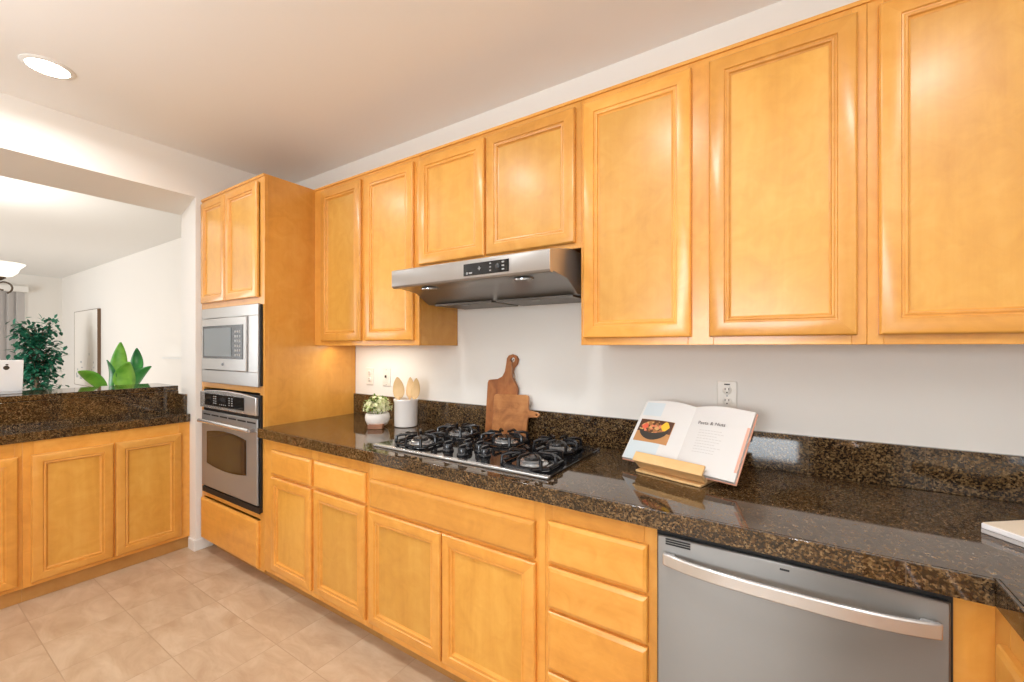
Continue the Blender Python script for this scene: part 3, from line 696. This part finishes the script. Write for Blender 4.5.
mb = MB(); ring_prism(mb, sm, hole2, f2, 0, .015, ACACIA_X); mb.build('board', t, .002)

# ------------------------------------------------------------------ crock with wooden spoons
cc = (-1.833, -.152)
o = MB().lathe([(.055, 0), (.0635, .004), (.065, .012), (.066, .140), (.069, .146), (.069, .156), (.066, .158), (.062, .155), (.061, .02), (.002, .018)], (*cc, CT + .0005), CERAMIC, 40).build('utensil_crock', None, smooth=50)
tag(o, 'white ceramic utensil crock holding wooden spoons, left of the cooktop', 'crock')
def spoon(name, label, base_xy, top, hw, hl, flat, slot=False):
    b = Vector((cc[0] + base_xy[0], cc[1] + base_xy[1], CT + .024)); tp = Vector(top); d = (tp - b)
    t = thing(name, label, 'kitchen utensil', tuple(b), 'wooden utensils in the crock')
    ax = d.normalized(); side = Vector((math.cos(YAW), math.sin(YAW), 0)); side = (side - ax * side.dot(ax)).normalized(); nr = ax.cross(side)
    L_ = d.length
    MB().tube([b, b + ax * (L_ - hl * .9)], [.0055, .006], BEECH_SPOON, 10).build('shaft', t)
    mb = MB(); rows = 12; n = 14; vs = []
    for i in range(rows + 1):
        s = i / rows; wd = hw * (math.sin(PI * min(1, s ** .75 * .93 + .06)) ** .62); c = b + ax * (L_ - hl + hl * s)
        for k in range(n):
            a = 2 * PI * k / n; vs.append(c + side * (wd * math.cos(a)) + nr * (flat * math.sin(a) * (wd / hw) ** .5 + .010 * math.sin(PI * s)))
    fs = [(i * n + k, i * n + (k + 1) % n, (i + 1) * n + (k + 1) % n, (i + 1) * n + k) for i in range(rows) for k in range(n)] + [tuple(range(n - 1, -1, -1)), tuple(rows * n + k for k in range(n))]
    mb.add(vs, fs, BEECH_SPOON); mb.build('bowl', t, smooth=60)
spoon('wooden_spoon', 'broad pale wooden spoon at the left of the white crock', (-.022, -.020), (-1.879, -.176, 1.196), .034, .125, .005)
spoon('wooden_spoon', 'wooden spoon edged with dark shadow in the middle of the crock', (-.004, .026), (-1.829, -.122, 1.194), .025, .120, .006)
spoon('wooden_spatula', 'pale wooden spatula leaning right in the white crock', (.032, .014), (-1.783, -.118, 1.190), .026, .120, .004)

# ------------------------------------------------------------------ small potted plant
pc = (-1.950, -.258)
t = thing('potted_plant', 'small pale-green flowering plant in a white pot on a brown block', 'plant', (*pc, CT + .001))
Mx = Matrix.Translation(Vector((pc[0] + .036, pc[1] - .040, CT + .001))) @ Matrix.Rotation(.62, 4, 'Z')
MB().box(-.040, .040, -.026, .026, 0, .024, BLOCK_WOOD, Mx).build('wooden_block', t, .002)
MB().lathe([(.020, .0), (.040, .003), (.056, .014), (.066, .038), (.068, .056), (.064, .074), (.060, .078), (.056, .074), (.056, .060), (.002, .058)], (pc[0], pc[1], CT + .003), POT_WHITE, 36).build('pot', t, smooth=60)
fl, lv = MB(), MB(); rng = random.Random(3)
def leaf_quad(mb, c, d, up, L_, W, mat, bend=.15):
    d = d.normalized(); s = d.cross(up)
    if s.length < 1e-3: s = d.orthogonal()
    s.normalize(); n = s.cross(d)
    vs = [c, c + d * L_ * .35 + s * W * .5 + n * bend * L_ * .5, c + d * L_ * .75 + s * W * .38 + n * bend * L_ * .35, c + d * L_, c + d * L_ * .75 - s * W * .38 + n * bend * L_ * .35, c + d * L_ * .35 - s * W * .5 + n * bend * L_ * .5,
          c + d * L_ * .5 + n * bend * L_ * .1]
    mb.add(vs, [(0, 1, 6), (1, 2, 6), (2, 3, 6), (3, 4, 6), (4, 5, 6), (5, 0, 6)], mat)
for i in range(170):
    th, ph = rng.uniform(0, 2 * PI), math.acos(rng.uniform(-.15, 1)); rr = rng.uniform(.6, 1)
    dv = Vector((math.sin(ph) * math.cos(th), math.sin(ph) * math.sin(th), math.cos(ph)))
    c = Vector((pc[0], pc[1], CT + .105)) + Vector((dv.x * .078, dv.y * .078, dv.z * .072)) * rr
    if rng.random() < .68:
        for k in range(5):
            a = 2 * PI * k / 5; t1 = dv.orthogonal().normalized(); t2 = dv.cross(t1); leaf_quad(fl, c, t1 * math.cos(a) + t2 * math.sin(a) + dv * .45, dv, .014, .011, BLOSSOM)
    else:
        for k in range(3): leaf_quad(lv, c, dv + Vector((rng.uniform(-1, 1), rng.uniform(-1, 1), rng.uniform(-.5, .5))), Vector((0, 0, 1)), .022, .011, BLOSSOM_LEAF)
fl.build('blossoms', t, recalc=False); lv.build('leaves', t, recalc=False)
st = MB()
for i in range(14):
    a = i * 2.4; r = .03 * (i % 4) / 3; st.tube([(pc[0] + r * .5 * math.cos(a), pc[1] + r * .5 * math.sin(a), CT + .062), (pc[0] + 1.7 * r * math.cos(a), pc[1] + 1.7 * r * math.sin(a), CT + .12)], .0014, BLOSSOM_LEAF, 5)
st.build('stems', t)

# ------------------------------------------------------------------ cookbook and its stand
yaw, ln = math.radians(-16.3), math.radians(41.7)
ux = Vector((math.cos(yaw), math.sin(yaw), 0)); bk = Vector((-math.sin(yaw), math.cos(yaw), 0)); up = bk * math.sin(ln) + Vector((0, 0, 1)) * math.cos(ln); nm = ux.cross(up)
def basis(o): return Matrix(((ux.x, up.x, nm.x, o[0]), (ux.y, up.y, nm.y, o[1]), (ux.z, up.z, nm.z, o[2]), (0, 0, 0, 1)))
BC = (-.325, -.325, .940)
BW, BH = .208, .272
t = thing('cookbook', 'open cookbook with a food photo, white pages and salmon edges, on a wooden stand', 'book', BC); t.matrix_world = basis(BC)
def page_z(s): return .0035 + .018 * (math.sin(PI * min(1, (1 - s) ** 1.0 * .5 + .06)) ** .5) * (1 - (1 - s) ** 7) * (1 - .35 * s)
def page(sign, mat, name):
    n = 18; mb = MB(); vs = []; W = BW - .004
    for i in range(n + 1):
        s = i / n; x = sign * W * s; z = .004 + .019 * (1 - (1 - s) ** 4) * (1 - .55 * s ** 1.5) if s < 1 else .004 + .019 * .45
        hmp = .006 * math.sin(PI * s) ** 1.2
        for y, zz in ((.003, .0005), (.003, z), (BH - .003 + hmp, z), (BH - .003 + hmp, .0005)): vs.append((x, y, zz))
    fs = [(i * 4 + k, i * 4 + (k + 1) % 4, (i + 1) * 4 + (k + 1) % 4, (i + 1) * 4 + k) for i in range(n) for k in range(4)] + [(3, 2, 1, 0), tuple(n * 4 + k for k in range(4))]
    mb.add(vs, fs, mat); return mb.build(name, t, local=True, smooth=30)
def pz(x):
    s = min(1, abs(x) / (BW - .004)); return .004 + .019 * (1 - (1 - s) ** 4) * (1 - .55 * s ** 1.5)
lp = page(-1, PAPER, 'left_pages'); rp = page(1, PAPER, 'right_pages')
MB().box(-BW, BW, 0, BH, -.0035, 0, COVER_PINK).build('cover', t, .001, local=True)
def decal(name, parent, x0, x1, y0, y1, mat, lift=.0006, n=10, poly=None):
    mb = MB(); vs = []; fs = []
    for i in range(n + 1):
        x = x0 + (x1 - x0) * i / n
        lo, hi = (y0, y1) if poly is None else poly(i / n)
        vs += [(x, lo, pz(x) + lift), (x, hi, pz(x) + lift)]
    fs = [(2 * i, 2 * i + 2, 2 * i + 3, 2 * i + 1) for i in range(n)]
    mb.add(vs, fs, mat); return mb.build(name, parent, local=True, recalc=False)
decal('blue_marbling', lp, -.200, -.075, .005, .095, PAPER_BLUE, .0004); decal('blue_marbling', lp, -.196, -.115, .200, .262, PAPER_BLUE, .0004)
ph = decal('dish_photo', lp, -.190, -.050, .082, .182, DISH_BROWN, .0007)
decal('dark_background', ph, -.190, -.052, 0, 0, DISH_DARK, .0010, 14, lambda s: (.127, .181))
decal('pan', ph, -.180, -.062, 0, 0, PAN_BLACK, .0013, 16, lambda s: (.133 - .040 * math.sin(PI * s) ** .6, .145 - .004 * math.sin(PI * s)))
decal('food', ph, -.183, -.073, 0, 0, DISH, .0016, 16, lambda s: (.137 - .014 * math.sin(PI * s), .143 + .034 * math.sin(PI * s) ** .6))
decal('yellow_garnish', ph, -.096, -.062, 0, 0, DISH_YELLOW, .0019, 10, lambda s: (.155 - .018 * math.sin(PI * s), .157 + .020 * math.sin(PI * s)))
decal('red_garnish', ph, -.174, -.148, 0, 0, DISH_RED, .0019, 10, lambda s: (.145 - .008 * math.sin(PI * s), .147 + .012 * math.sin(PI * s) + .008 * s))
text_mesh('page_title', 'Pasta & Nuts', .0185, Matrix.Translation((.080, .198, pz(.085) + .0012)) @ Matrix.Rotation(-.055, 4, 'Y'), INK, rp, True)
tx = MB()
for r in range(9):
    y = .168 - r * .011; x0, x1 = .045, .125 + .012 * math.sin(r * 2.3)
    for i in range(8):
        a, b = x0 + (x1 - x0) * i / 8, x0 + (x1 - x0) * (i + .8) / 8
        tx.add([(a, y, pz(a) + .0006), (b, y, pz(b) + .0006), (b, y + .0024, pz(b) + .0006), (a, y + .0024, pz(a) + .0006)], [(0, 1, 2, 3)], INK_FAINT)
tx.build('page_text', rp, local=True, recalc=False)
decal('edge_tab', rp, .195, .2035, .035, .205, TAB_PINK, .0008, 6)
# stand
t = thing('book_stand', 'small pale wooden book stand propping the open cookbook', 'book stand', BC); t.matrix_world = basis(BC)
MB().box(-.135, .115, -.012, .190, -.014, -.0045, BEECH).build('back_rest', t, .002, local=True)
MB().box(-.135, .115, -.012, -.0015, -.004, .034, BEECH).build('ledge', t, .002, local=True)
MB().box(-.138, .118, -.014, .024, .0345, .043, BEECH).build('front_lip', t, .002, local=True)
iv = basis(BC).inverted()
yawM = Matrix.Translation((BC[0], BC[1], 0)) @ Matrix.Rotation(yaw, 4, 'Z')
foot = iv @ yawM
mb = MB(); mb.box(-.130, .110, -.030, .150, CT + .001, CT + .0085, BEECH, foot); mb.build('foot_board', t, .0015, local=True)
for xl in (-.075, .035): MB().box(xl, xl + .03, .120, .130, CT + .009, CT + .115, BEECH, foot).build('prop_leg', t, .001, local=True)

# ------------------------------------------------------------------ white board at the right end
a1, a2 = Vector((.635, -.772, 0)), Vector((.772, .635, 0)); c0 = Vector((.406, -.360, CT))
M = Matrix(((a1.x, a2.x, 0, c0.x), (a1.y, a2.y, 0, c0.y), (0, 0, 1, c0.z), (0, 0, 0, 1)))
t = thing('serving_board', 'cream-topped white board with a grey base at the far right of the counter', 'board', tuple(c0))
MB().box(0, .30, 0, .22, .0006, .011, BOARD_GREY, M).build('base', t, .001)
MB().box(0, .30, 0, .22, .0115, .0245, BOARD_WHITE, M).build('board', t, .002)
MB().box(.002, .298, .002, .218, .0247, .0262, BOARD_CREAM, M).build('top_face', t)

# ------------------------------------------------------------------ outlets and switch
def plate(name, label, x, z, cat, duplex=True):
    t = thing(name, label, cat, (x, 0, z - .0575), 'electrical plates on the back wall')
    MB().box(x - .035, x + .035, -.006, -.0005, z - .0575, z + .0575, PLATE_WHITE).build('cover_plate', t, .0025)
    if duplex:
        for dz in (.0215, -.0215):
            r = MB().lathe([(.0165, 0), (.0165, .0022), (.0155, .003)], (x, -.0062, z + dz), PLATE_WHITE, 24, (0, -1, 0)).build('receptacle', t)
            s = MB()
            for dx in (-.0065, .0065): s.box(x + dx - .0013, x + dx + .0013, -.0099, -.0093, z + dz + .001, z + dz + .0095, SLOT_DARK)
            s.lathe([(.0028, 0), (.0028, .0006)], (x, -.0093, z + dz - .008), SLOT_DARK, 12, (0, -1, 0)); s.build('slots', r)
    else:
        MB().box(x - .0165, x + .0165, -.0088, -.0062, z - .033, z + .033, PLATE_WHITE).build('insert', t, .001)
        MB().box(x - .005, x + .005, -.016, -.0090, z - .004, z + .012, SLOT_DARK).build('toggle', t, .001)
    s = MB()
    for dz in (.047, -.047) if not duplex else (0,): s.lathe([(.003, 0), (.003, .001)], (x, -.0062, z + dz), GREY_PRINT, 12, (0, -1, 0))
    s.build('screw', t)
    return t
t = plate('wall_outlet', 'white double wall outlet above the open cookbook', -.190, 1.178, 'outlet')
MB().box(-.200, -.180, -.0072, -.0062, 1.221, 1.2255, SLOT_DARK).build('indicator_strip', t)
plate('wall_outlet', 'white double wall outlet near the oven tower, above the small plant', -2.338, 1.174, 'outlet')
plate('light_switch', 'white switch plate with a dark toggle above the small plant', -2.172, 1.174, 'switch', False)

# ------------------------------------------------------------------ ceiling lights
CAN_LABELS = ['round recessed ceiling light glowing at the upper left of the photo', 'recessed ceiling light over the floor in front of the cooktop, out of the photo',
              'recessed ceiling light over the floor in front of the drawers, out of the photo', 'recessed ceiling light over the right-hand counter, out of the photo']
for i, (x, y) in enumerate(CAN_SPOTS):
    t = thing('recessed_light', CAN_LABELS[i], 'ceiling light', (x, y, CEIL), 'recessed ceiling lights')
    MB().lathe([(.072, -.0005), (.090, -.0005), (.090, -.003), (.084, -.006), (.072, -.008)], (x, y, CEIL), WHITE_TRIM, 40, cap=False).build('trim_ring', t, smooth=60)
    MB().lathe([(.071, -.0005), (.071, -.005), (.055, -.008)], (x, y, CEIL), LAMP_LENS, 40).build('lens', t, smooth=60)
    a = area('lamp', (0, 0, -.011), (0, 0, 0), .13, .13, CAN_POWER, CAN_COLOR, 'DISK', math.radians(165)); a.parent = t
for i, (x, y) in enumerate(ADDED_UPLIGHT_SPOTS):                        # bowl uplights added out of view to brighten the ceiling with neutral light
    t = thing('bowl_pendant_light', ['bronze bowl pendant light behind the camera, nearer the living room', 'bronze bowl pendant light behind the camera, nearer the sink window'][i], 'ceiling light', (x, y, CEIL), 'bowl pendant lights')
    mb = MB(); mb.lathe([(.070, -.0005), (.070, -.018), (.012, -.030)], (x, y, CEIL), BRONZE, 28)
    for k in range(3):
        a = 2 * PI * k / 3; mb.tube([(x, y, CEIL - .02), (x, y, CEIL - .35), (x + .222 * math.cos(a), y + .222 * math.sin(a), CEIL - .80)], .005, BRONZE, 8)
    mb.build('hanger', t, smooth=50)
    MB().lathe([(.225, -.80), (.230, -.805), (.215, -.86), (.16, -.915), (.05, -.945), (.004, -.948), (.004, -.943), (.05, -.940), (.155, -.910), (.208, -.857), (.222, -.805)], (x, y, CEIL), BRONZE, 40, cap=False).build('bowl', t, smooth=60)
    a = area('lamp', (0, 0, -.835), (PI, 0, 0), .36, .36, ADDED_UPLIGHT_POWER, (.965, .985, 1.0), 'DISK'); a.parent = t
# slim light bar recessed under the cabinet left of the hood
t = thing('under_cabinet_light', 'slim light bar recessed under the wall cabinet left of the hood', 'light', (-2.17, -.20, 1.374))
MB().box(-2.455, -1.885, -.225, -.175, 1.3805, 1.3895, WHITE_TRIM).build('housing', t)
a = area('lamp', (0, 0, .0055), (0, 0, 0), .54, .04, UNDER_POWER, (1.0, .92, .78)); a.parent = t

# ------------------------------------------------------------------ living room beyond the bar
# laptop open on the bar top
t = thing('laptop', 'silver laptop standing open on the bar top at the left edge', 'laptop', (-3.76, -1.50, 1.0975))
MB().box(-3.975, -3.755, -1.655, -1.345, 1.0978, 1.112, SILVER).build('base', t, .003)
lm = Matrix.Translation((-3.752, -1.50, 1.112)) @ Matrix.Rotation(math.radians(9), 4, 'Y')
lid = MB().box(0, .007, -.155, .155, .001, .186, SILVER, lm).build('lid', t, .003)
mk = MB(); pr = [(.5 * math.cos(2 * PI * i / 20) * (1 + .12 * math.cos(4 * PI * i / 20)), .5 * math.sin(2 * PI * i / 20)) for i in range(20)]
mk.prism([(u * .022 + .09, v * .026 + .142) for u, v in pr], lambda u, v, a: tuple(lm @ Vector((a, u, v))), .0072, .0078, LOGO_DARK)
mk.prism([(.092 + .006 * math.cos(2 * PI * i / 10), 0.160 + .004 * math.sin(2 * PI * i / 10)) for i in range(10)], lambda u, v, a: tuple(lm @ Vector((a, u, v))), .0072, .0078, LOGO_DARK)
mk.build('mark', lid)
# big-leaved plant
BXp = -4.7
t = thing('broad_leaf_plant', 'green plant with broad paddle leaves behind the granite bar', 'plant', (BXp, -.72, 0))
MB().lathe([(.12, 0), (.15, .02), (.18, .30), (.185, .32), (.17, .32), (.16, .28), (.002, .27)], (BXp, -.72, 0), TERRACOTTA, 32).build('pot', t, smooth=50)
def paddle(base_, tip, wid, tilt, mat, roll=0.0):
    b, tp = Vector((BXp + base_[2], base_[0], base_[1])), Vector((BXp + tip[2], tip[0], tip[1])); d = tp - b; L_ = d.length; d.normalize()
    s = Vector((1, 0, 0)).cross(d).normalized(); nrm = s.cross(d); s = s * math.cos(roll) + nrm * math.sin(roll); nrm = s.cross(d)
    n = 12; vs = []
    for i in range(n + 1):
        q = i / n; w_ = wid * .5 * math.sin(PI * min(.985, q ** .8 * .96 + .03)) ** .75; c = b + d * L_ * q + nrm * (tilt * .12 * math.sin(PI * q * .9))
        vs += [c - s * w_ + nrm * w_ * .25, c - s * w_ * .5 + nrm * w_ * .05, c - nrm * w_ * .06, c + s * w_ * .5 + nrm * w_ * .05, c + s * w_ + nrm * w_ * .25]
    fs = [(i * 5 + k, i * 5 + k + 1, (i + 1) * 5 + k + 1, (i + 1) * 5 + k) for i in range(n) for k in range(4)]
    mb = MB(); mb.add(vs, fs, mat); o = mb.build('leaf', t, smooth=60, recalc=False)
    so = o.modifiers.new('thickness', 'SOLIDIFY'); so.thickness = .003
    st_ = MB().tube([(BXp, -.72, .26), (BXp + base_[2] * .5, (-.72 + base_[0]) / 2, (base_[1] + .2) * .55), tuple(b)], [.010, .008, .005], BIG_LEAF_LIGHT, 8).build('stem', t)
LL, LD = BIG_LEAF_LIGHT, BIG_LEAF_DARK
paddle((-.770, 1.010, .05), (-.955, 1.172, .16), .095, .5, LL, .5)
paddle((-.742, 1.02, .0), (-.768, 1.262, .02), .10, .2, LD, 1.35)
paddle((-.700, 1.10, .0), (-.660, 1.412, -.05), .108, .4, LL, .35)
paddle((-.655, .99, .10), (-.645, 1.245, .12), .150, .5, LL, -.1)
paddle((-.545, 1.13, -.08), (-.533, 1.362, -.12), .088, .4, LD, .3)
paddle((-.600, 1.00, -.02), (-.466, 1.195, .02), .105, .4, LD, -.35)
# ficus
fx0, fy0 = -9.3, -.45
t = thing('ficus_tree', 'bushy green ficus tree in the far corner of the living room', 'tree', (fx0, fy0, 0))
MB().lathe([(.13, 0), (.16, .02), (.19, .28), (.195, .30), (.18, .30), (.17, .27), (.002, .26)], (fx0, fy0, 0), TERRACOTTA, 28).build('pot', t, smooth=50)
MB().tube([(fx0, fy0, .2), (fx0 + .02, fy0 - .01, .6), (fx0 - .01, fy0 + .01, 1.0), (fx0, fy0, 1.5)], [.03, .026, .02, .008], BARK, 10).build('trunk', t)
br, lf = MB(), MB(); rng = random.Random(11)
for i in range(56):
    z = rng.uniform(.62, 1.62); a = rng.uniform(0, 2 * PI); R_ = .235 * (1 - ((z - 1.1) / .85) ** 2) ** .5 * rng.uniform(.6, 1.1)
    p0 = Vector((fx0, fy0, z - .15)); p1 = Vector((fx0 + R_ * math.cos(a), fy0 + R_ * math.sin(a), z + rng.uniform(0, .2)))
    br.tube([p0, (p0 + p1) / 2 + Vector((0, 0, .05)), p1], [.007, .005, .002], BARK, 5)
    for k in range(26):
        s = rng.uniform(.35, 1.1); c = p0.lerp(p1, s) + Vector((rng.gauss(0, .05), rng.gauss(0, .05), rng.gauss(0, .05)))
        leaf_quad(lf, c, Vector((rng.uniform(-1, 1), rng.uniform(-1, 1), rng.uniform(-1.1, .4))), Vector((rng.uniform(-.3, .3), rng.uniform(-.3, .3), 1)), rng.uniform(.07, .105), .045, FICUS_LEAF)
br.build('branches', t); lf.build('foliage', t, recalc=False)
# chandelier
hx, hy, hz = -5.2, -1.585, 1.885
t = thing('chandelier', 'bronze chandelier with frosted white bowl shades hanging over the living area', 'chandelier', (hx, hy, CEIL))
mb = MB(); mb.lathe([(.06, 0), (.06, -.012), (.02, -.035)], (hx, hy, CEIL), BRONZE, 24); mb.tube([(hx, hy, CEIL - .03), (hx, hy, hz - .05)], .008, BRONZE, 10)
mb.lathe([(.008, .10), (.03, .06), (.018, .03), (.035, 0), (.02, -.05), (.004, -.09)], (hx, hy, hz), BRONZE, 20); mb.build('stem', t, smooth=60)
for k in range(5):
    a = math.radians(80 + 72 * k); dv = Vector((math.cos(a), math.sin(a), 0)); c = Vector((hx, hy, hz)); R_ = .315
    pts = [c + dv * (.02) + Vector((0, 0, -.02)), c + dv * .10 + Vector((0, 0, -.095)), c + dv * .20 + Vector((0, 0, -.105)), c + dv * .28 + Vector((0, 0, -.06)), c + dv * R_ + Vector((0, 0, .02))]
    mb = MB(); mb.tube(pts, .0085, BRONZE, 8)
    cu = []
    for i in range(16):
        q = i / 15; r = .052 * (1 - .55 * q); an = -1.2 + q * 6.0; cu.append(c + dv * (.335 + r * math.cos(an)) + Vector((0, 0, -.045 + r * math.sin(an))))
    mb.tube(cu, .0065, BRONZE, 8)
    mb.lathe([(.012, -.005), (.034, .012), (.040, .030), (.02, .034)], c + dv * R_ + Vector((0, 0, .01)), BRONZE, 20); ao = mb.build('arm', t, smooth=60)
    MB().lathe([(.030, .030), (.070, .045), (.098, .075), (.108, .105), (.135, .135), (.138, .141), (.130, .140), (.104, .110), (.092, .08), (.06, .05), (.02, .036)], c + dv * R_ + Vector((0, 0, .0)), SHADE_GLASS, 32, cap=False).build('shade', ao, smooth=60)
    lc = c + dv * R_ - Vector((hx, hy, CEIL)); la = area('lamp', tuple(lc + Vector((0, 0, .09))), (PI, 0, 0), .10, .10, 2.6, (1, .97, .92), 'DISK'); la.parent = t
# blinds with valance on the far wall
t = thing('vertical_blinds', 'grey vertical blinds under a white valance on the far wall', 'blinds', (LX0, -1.3, 0))
MB().box(LX0 + .001, LX0 + .13, -2.3, -.245, 2.335, 2.440, VALANCE).build('valance', t, .004)
for i in range(18):
    y = -.33 - i * .105; MY = Matrix.Translation((LX0 + .07, y, 0)) @ Matrix.Rotation(.55, 4, 'Z')
    MB().box(-.0015, .0015, -.058, .058, .05, 2.333, BLIND, MY).build('slat', t)
# picture on the living room side wall
t = thing('canvas_picture', 'white canvas picture with dark brown edges on the living room wall', 'picture', (-9.6, LY, .72))
px0, px1, pz0, pz1, py = -10.35, -9.035, .72, 1.972, .148
mb = MB(); mb.box(px1 - .006, px1, py, LY - .0005, pz0, pz1, PICTURE_EDGE); mb.box(px0, px0 + .006, py, LY - .0005, pz0, pz1, PICTURE_EDGE); mb.box(px0 + .006, px1 - .006, py, LY - .0005, pz1 - .006, pz1, PICTURE_EDGE); mb.box(px0 + .006, px1 - .006, py, LY - .0005, pz0, pz0 + .006, PICTURE_EDGE); mb.build('frame_edge', t)
MB().box(px0 + .007, px1 - .007, py + .002, LY - .02, pz0 + .007, pz1 - .007, CANVAS).build('canvas', t)
mb = MB(); rng = random.Random(5)
for i in range(16):
    x = rng.uniform(px0 + .1, px1 - .15); z = pz0 + .1 + abs(rng.gauss(0, .16)); w_ = rng.uniform(.03, .14); mb.box(x, x + w_, py + .0005, py + .0018, z, z + rng.uniform(.01, .05), CANVAS_GREY)
mb.build('sketch', t)
